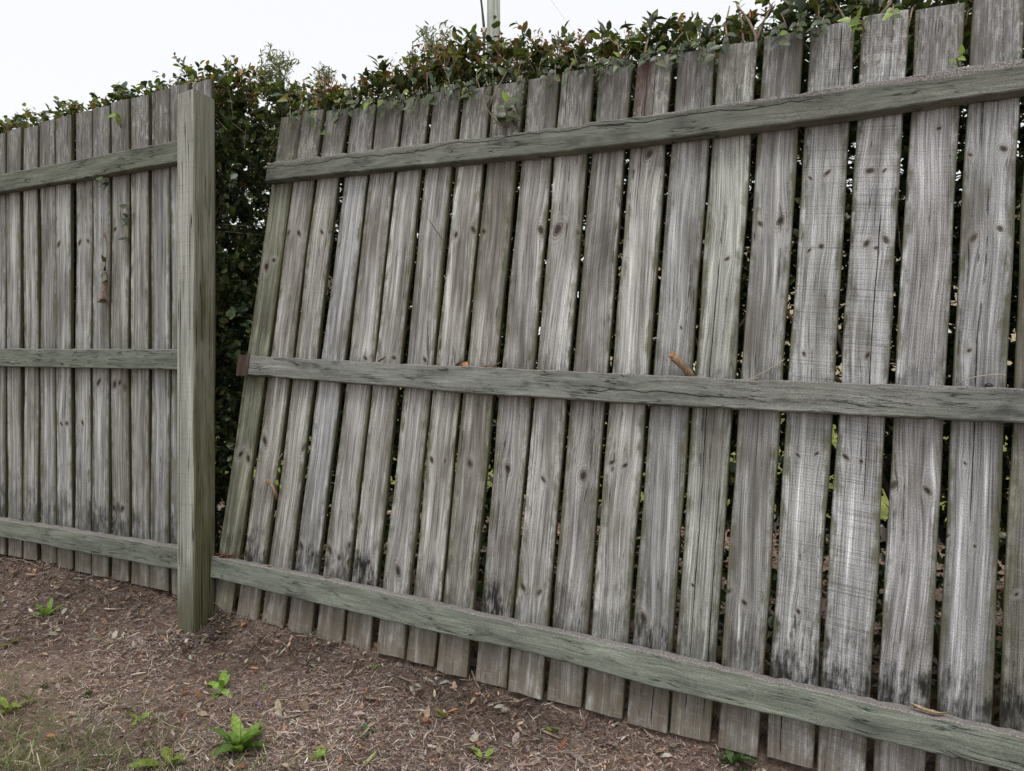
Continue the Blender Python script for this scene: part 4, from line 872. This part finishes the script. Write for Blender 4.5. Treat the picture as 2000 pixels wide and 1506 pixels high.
# leaves, bark and sticks one can pick out on the soil
for (u, v, hd, L, W, col, nm, lab, cat) in (
        (1097, 1470, 1.3, .045, .014, 'rust', 'fallen_leaf', 'rust-coloured leaf standing on the litter right of the pale bark', 'leaf'), (835, 1417, .6, .034, .022, 'rust', 'fallen_leaf', 'rust leaf left of the yellow-green seedling', 'leaf'),
        (884, 1402, .2, .036, .02, 'orange', 'fallen_leaf', 'orange-brown curled leaf right of the yellow-green seedling', 'leaf'), (941, 1393, 2.0, .034, .024, 'brown', 'fallen_leaf', 'crumpled brown leaf below the grey stick', 'leaf'), (722, 1495, 1.2, .044, .013, 'green', 'fallen_leaf', 'slender yellowish green leaf at the bottom left of the palings', 'leaf'),
        (1128, 1492, -.7, .075, .018, 'grey', 'fallen_leaf', 'long grey-green gum leaf at the bottom', 'leaf'), (98, 1447, .2, .032, .018, 'orange', 'fallen_leaf', 'orange-brown leaf on the grass in the left corner', 'leaf'), (140, 1402, .1, .034, .018, 'tan', 'fallen_leaf', 'tan leaf above the grass at the left', 'leaf'),
        (30, 1257, -.6, .028, .014, 'orange', 'fallen_leaf', 'orange leaf beside the yellow-green weed', 'leaf'), (85, 1286, .3, .034, .018, 'tan', 'fallen_leaf', 'flat tan leaf on the bare soil at the left', 'leaf'), (365, 1360, .7, .03, .016, 'rust', 'fallen_leaf', 'rust leaf left of the broad-leaved weed', 'leaf'), (368, 1258, .4, .018, .014, 'pale', 'fallen_leaf', 'pale round leaf at the foot of the post', 'leaf'),
        (375, 1472, .2, .028, .014, 'brown', 'fallen_leaf', 'brown leaf left of the big weed clump', 'leaf'), (1290, 1475, .6, .03, .015, 'tan', 'fallen_leaf', 'tan folded leaf near the tiny seedling at right', 'leaf'), (1213, 1466, 1.2, .028, .012, 'tan', 'fallen_leaf', 'small tan leaf midway between weed and gum leaf', 'leaf'), (655, 1353, .1, .024, .014, 'brown', 'fallen_leaf', 'curled brown leaf on the litter below the fourth paling', 'leaf'),
        (300, 1247, 1.0, .04, .02, 'brown', 'fallen_leaf', 'dark brown leaf on the litter left of the post foot', 'leaf'), (330, 1240, .3, .04, .016, 'red', 'fallen_leaf', 'reddish leaf beside the post foot', 'leaf'), (455, 1232, .4, .03, .02, 'tan', 'fallen_leaf', 'tan crumpled leaf under the first palings', 'leaf'), (478, 1230, 1.4, .03, .018, 'orange', 'fallen_leaf', 'orange-tan leaf under the second paling', 'leaf'),
        (570, 1408, .75, .068, .013, 'grey', 'bark_strip', 'pale grey bark strip right of the mauve flower', 'bark'), (662, 1465, .62, .115, .015, 'tan', 'bark_strip', 'long flat tan bark strip between two small rosettes', 'bark'), (225, 1194, .35, .085, .012, 'pale', 'bark_strip', 'pale curved bark strip on the litter left of the post', 'bark'),
        (318, 1276, .3, .062, .010, 'pale', 'bark_strip', 'thin pale bark strip below the post foot', 'bark'), (928, 1447, 1.9, .058, .022, 'pale', 'bark_strip', 'whitish lichen-covered bark flake above the three-leaved weed', 'bark'), (1072, 1442, -.45, .085, .018, 'tan', 'bark_strip', 'curled tan bark strip beside the tiny seedling', 'bark'), (1345, 1453, -.3, .048, .022, 'grey', 'bark_strip', 'flat grey-brown bark piece at the foot of the split paling', 'bark'), (200, 1482, .5, .05, .008, 'pale', 'bark_strip', 'straw-coloured bent strip on the grass', 'bark')):
    th_ = .0025 if nm == 'bark_strip' else 0
    o = dry_leaf(nm, at_ground(u, v), hd-YAW*0, L, W, col, lab, cat, curl=random.uniform(-.35, .1) if nm == 'fallen_leaf' else random.uniform(-.06, .04), fold=random.uniform(.2, .7) if nm == 'fallen_leaf' else .15, lift=.006, tilt=random.uniform(-.1, .25) if nm == 'fallen_leaf' else 0, thick=th_, pointed=.8 if nm == 'fallen_leaf' else .45)
def stick(path, rad, label):
    pts = []
    for u, v, h_ in path: q = at_ground(u, v); q.z += h_; pts.append(q)
    V, Fc = tube([q-pts[0] for q in pts], list(np.linspace(rad, rad*.6, len(pts))), 6)
    o = link('stick', mesh('stick', V, Fc, True), M_stick, None, label, 'stick'); o.location = pts[0]
M_stick = bark_material('grey_stick', (.15, .115, .09), (.33, .275, .225), 150)
stick([(955, 1386, .008), (985, 1383, .010), (1010, 1381, .010), (1040, 1372, .012), (1062, 1364, .012)], .0032, 'curved grey stick lying below the palings in the middle')
stick([(921, 1328, .02), (928, 1338, .012), (936, 1352, .010), (941, 1372, .006)], .0030, 'short grey twig leaning against the eighth paling')
stick([(770, 1326, .006), (800, 1334, .008), (826, 1337, .006)], .002, 'thin brown twig under the sixth paling')
stick([(990, 1460, .006), (1020, 1456, .008), (1060, 1454, .008), (1110, 1455, .006)], .0016, 'long thin straight twig below the curled bark')
stick([(812, 1375, .006), (818, 1420, .008), (823, 1450, .006)], .0022, 'thin twig pointing away left of the rust leaves')
stick([(300, 1262, .008), (322, 1250, .010), (345, 1236, .012)], .004, 'dark brown stick by the post foot'); stick([(840, 1318, .02), (848, 1300, .04), (826, 1312, .02), (818, 1315, .008)], .0018, 'bent twig propped against the seventh paling')
stick([(12, 1098, .006), (45, 1103, .015), (70, 1113, .012), (100, 1122, .005)], .003, 'thin curved twig at the foot of the upright fence')
def stone(u, v, r_, col, label):
    p = at_ground(u, v); V = []; Fc = []; a_, b_ = 8, 12; k0 = [random.uniform(.8, 1.2) for _ in range(200)]
    for i in range(a_+1):
        for j in range(b_):
            t_, f_ = math.pi*i/a_, 2*math.pi*j/b_; q = 1+.16*math.sin(2*f_+u)*math.sin(t_)+.12*math.sin(3*f_+v+2*t_)+.05*(k0[(i*b_+j) % 200]-1)*3*math.sin(t_)
            V.append((r_*q*math.sin(t_)*math.cos(f_)*1.2, r_*q*math.sin(t_)*math.sin(f_), r_*.7*q*math.cos(t_)+r_*.35))
    for i in range(a_):
        for j in range(b_): Fc.append((i*b_+j, (i+1)*b_+j, (i+1)*b_+(j+1) % b_, i*b_+(j+1) % b_))
    o = link('stone', mesh('stone', V, Fc, True, np.array([col])), M_stone, None, label, 'stone'); o.location = p
stone(987, 1392, .011, (.30, .27, .23), 'rough grey stone below the curved stick'); stone(1008, 1373, .009, (.36, .29, .20), 'yellowish stone beside the curved grey stick'); stone(208, 1140, .008, (.42, .36, .28), 'pale stone at the foot of the upright fence'); stone(690, 1352, .006, (.5, .49, .46), 'white pebble in the litter below the fifth paling'); stone(853, 1330, .007, (.48, .48, .5), 'bluish white stone chip below the seventh paling')

# ------------------------------------------------------------------ beyond: pole, trees, house
p0 = at_depth(962, 40, 15.0); bx0 = Vector((p0.x, p0.y, 0)); pl = empty('utility_pole', bx0, 'tall grey-green timber utility pole behind the hedge', 'pole')
V, Fc = tube([(0, 0, -.2), (0, 0, 3), (.02, 0, 7), (.03, 0, 10.5)], [.165, .155, .138, .125], 20)
link('shaft', mesh('shaft', V, Fc, True), bark_material('pole_timber', (.22, .225, .20), (.42, .44, .40), 14), pl)
sc = Vector((cy_, sy_, 0))*-1
V, Fc = tube([sc*.175+Vector((0, -.04, 0)), sc*.165+Vector((0, -.04, 4)), sc*.155+Vector((0, -.04, 7.6)), sc*.15+Vector((0, -.04, 8.05)), sc*.20+Vector((0, -.03, 8.5)), sc*.30+Vector((0, 0, 9.2)), sc*.55+Vector((0, 0, 10.4))], [.03, .03, .03, .03, .022, .02, .02], 8)
link('cable', mesh('cable', V, Fc, True), bark_material('black_cable', (.05, .05, .05), (.09, .09, .085)), pl)
V, Fc = tube([(0, 0, 0), (0, 0, .10)], [.045, .045], 10); o = link('clamp', mesh('clamp', V, Fc), bark_material('white_clamp', (.6, .6, .6), (.75, .75, .75)), pl); o.location = sc*.15+Vector((0, -.04, 7.97))
def wire(a, b, label):
    pts = [Vector(a).lerp(Vector(b), k/12)-Vector((0, 0, 1.2*(k/12)*(1-k/12))) for k in range(13)]; V, Fc = tube([q-pts[0] for q in pts], [.005]*13, 5)
    o = link('overhead_wire', mesh('overhead_wire', V, Fc, True), bark_material('wire_grey', (.5, .5, .5), (.6, .6, .6)), None, label, 'wire'); o.location = pts[0]
wire(at_depth(1055, -30, 30), at_depth(1200, 150, 60), 'faint overhead wire slanting down behind the hedge')
M_far = vcol_material('far_foliage', .7, .2, .2); M_trunk = bark_material('tree_bark', (.10, .085, .07), (.24, .21, .18), 8)
def tree(u, vtop, depth, crown_r, label, wispy, nclump, nleaf, lsz, cols, group):
    b = at_depth(u, 753, depth); H = (753-vtop)/F*depth+CAM.z; r = empty('tree', (b.x, b.y, 0), label, 'tree', group); parts = []
    tr = [Vector((0, 0, -.2)), Vector((.1, 0, H*.3)), Vector((-.05, .1, H*.6)), Vector((0, 0, H*.93))]
    parts.append(tube(tr, [H*.018+.05, H*.014+.04, H*.009+.02, .015], 9)); cs = []
    for k in range(nclump):
        f = random.uniform(.38, .98) if wispy else random.uniform(.18, .96); a = random.uniform(0, 6.28)
        rad = crown_r*(math.sin(math.pi*min(1, (1-f)*1.15+.10))**.7)*random.uniform(.25, 1.0); z_ = H*f
        c_ = Vector((math.cos(a)*rad, math.sin(a)*rad, z_)); cs.append(c_)
        st_ = Vector((0, 0, max(H*.15, z_-rad*random.uniform(.5, 1.1)))); parts.append(tube([st_, st_.lerp(c_, .55)+Vector((0, 0, -.05*rad)), c_], [.035, .02, .006], 4))
    V, Fc = join(parts); link('trunk', mesh('trunk', V, Fc, True), M_trunk, r)
    ca = np.array([tuple(c_) for c_ in cs]); i = rng.integers(0, len(cs), nleaf); sg = crown_r*(.11 if wispy else .20)
    P_ = ca[i]+rng.normal(0, 1, (nleaf, 3))*np.array([sg, sg, sg*(1.1 if wispy else .8)]); P_[:, 2] = np.minimum(P_[:, 2], H*1.01)
    D_ = unit(rdir(nleaf)+np.array([0, 0, .3 if wispy else -.1])); L_ = lsz*rng.uniform(.6, 1.4, nleaf)
    V, Fc = leaf_arrays(P_, D_, rdir(nleaf), L_, L_*(.20 if wispy else .5), rng.uniform(0, .4, nleaf), rng.uniform(0, .2, nleaf))
    link('crown', mesh('crown', V, Fc, False, np.repeat(pick(cols, [1]*len(cols), nleaf, .2), 8, 0)), M_far, r)
WC = [(.16, .175, .10), (.21, .22, .13), (.13, .15, .095)]; DG = [(.045, .07, .025), (.07, .10, .035), (.10, .13, .05)]
tree(548, 100, 26, 1.25, 'wispy grey-green tree top left of the pole, over the broken panel', True, 44, 3600, .22, WC, 'wispy trees beyond the hedge')
tree(852, 45, 27, 1.35, 'wispy grey-green tree top just left of the pole', True, 44, 3600, .22, WC, 'wispy trees beyond the hedge')
tree(645, 128, 30, 1.1, 'faint wispy tree top between the two others', True, 26, 1500, .22, WC, 'wispy trees beyond the hedge')
tree(395, 520, 31, 3.6, 'dark round tree seen through the gap beside the post, leftmost', False, 26, 3600, .34, DG, 'dark trees across the lawn')
tree(478, 490, 34, 3.6, 'dark round tree seen through the gap beside the post, rightmost', False, 26, 3600, .34, DG, 'dark trees across the lawn')
tree(640, 540, 36, 4.0, 'dark tree glimpsed between the palings near the broken end', False, 22, 2800, .36, DG, 'dark trees across the lawn')
tree(880, 560, 40, 4.4, 'dark tree glimpsed between the middle palings', False, 22, 2800, .36, DG, 'dark trees across the lawn')
hb = at_depth(1560, 753, 19.0); hs = empty('house', (hb.x, hb.y, 0), 'beige two-storey house glimpsed between the right palings', 'house'); hs.rotation_euler = (0, 0, R(8))
def bx(x0, x1, y0, y1, z0, z1): return [(x0, y0, z0), (x1, y0, z0), (x1, y1, z0), (x0, y1, z0), (x0, y0, z1), (x1, y0, z1), (x1, y1, z1), (x0, y1, z1)], [(0, 3, 2, 1), (4, 5, 6, 7), (0, 1, 5, 4), (1, 2, 6, 5), (2, 3, 7, 6), (3, 0, 4, 7)]
def flat(name, c_, rough=.8): t_ = NT(name); g_ = t_.t.nodes.new('ShaderNodeNewGeometry').outputs['Position']; return t_.done(t_.bsdf(t_.mix(t_.noise(g_, 6, 4), tuple(q*.85 for q in c_), tuple(min(1, q*1.12) for q in c_)), rough, .25))
M_bg, M_rf, M_wh, M_gl = flat('beige_render', (.55, .45, .33)), flat('grey_roof', (.16, .15, .15)), flat('white_trim', (.75, .75, .72), .5), flat('dark_pane', (.04, .05, .06), .08)
link('wall', mesh('wall', *bx(-5.5, 5.5, 0, 8, -.1, 5.1)), M_bg, hs)
V = [(-6, -.5, 5.1), (6, -.5, 5.1), (6, 8.5, 5.1), (-6, 8.5, 5.1), (-2.5, 4, 6.5), (2.5, 4, 6.5), (-6, -.5, 4.95), (6, -.5, 4.95), (6, 8.5, 4.95), (-6, 8.5, 4.95)]
link('roof', mesh('roof', V, [(0, 1, 5, 4), (1, 2, 5), (2, 3, 4, 5), (3, 0, 4), (0, 6, 7, 1), (1, 7, 8, 2), (2, 8, 9, 3), (3, 9, 6, 0), (6, 9, 8, 7)]), M_rf, hs)
for wx, wz in ((-3.4, 1.0), (3.6, 1.0), (3.6, 3.5)):
    fr = [bx(wx-.8, wx+.8, -.06, .02, wz, wz+.08), bx(wx-.8, wx+.8, -.06, .02, wz+1.12, wz+1.2), bx(wx-.8, wx-.72, -.06, .02, wz+.08, wz+1.12), bx(wx+.72, wx+.8, -.06, .02, wz+.08, wz+1.12)]
    o = link('window', mesh('window', *join(fr)), M_wh, hs); link('pane', mesh('pane', *bx(wx-.72, wx+.72, -.02, -.004, wz+.08, wz+1.12)), M_gl, o)
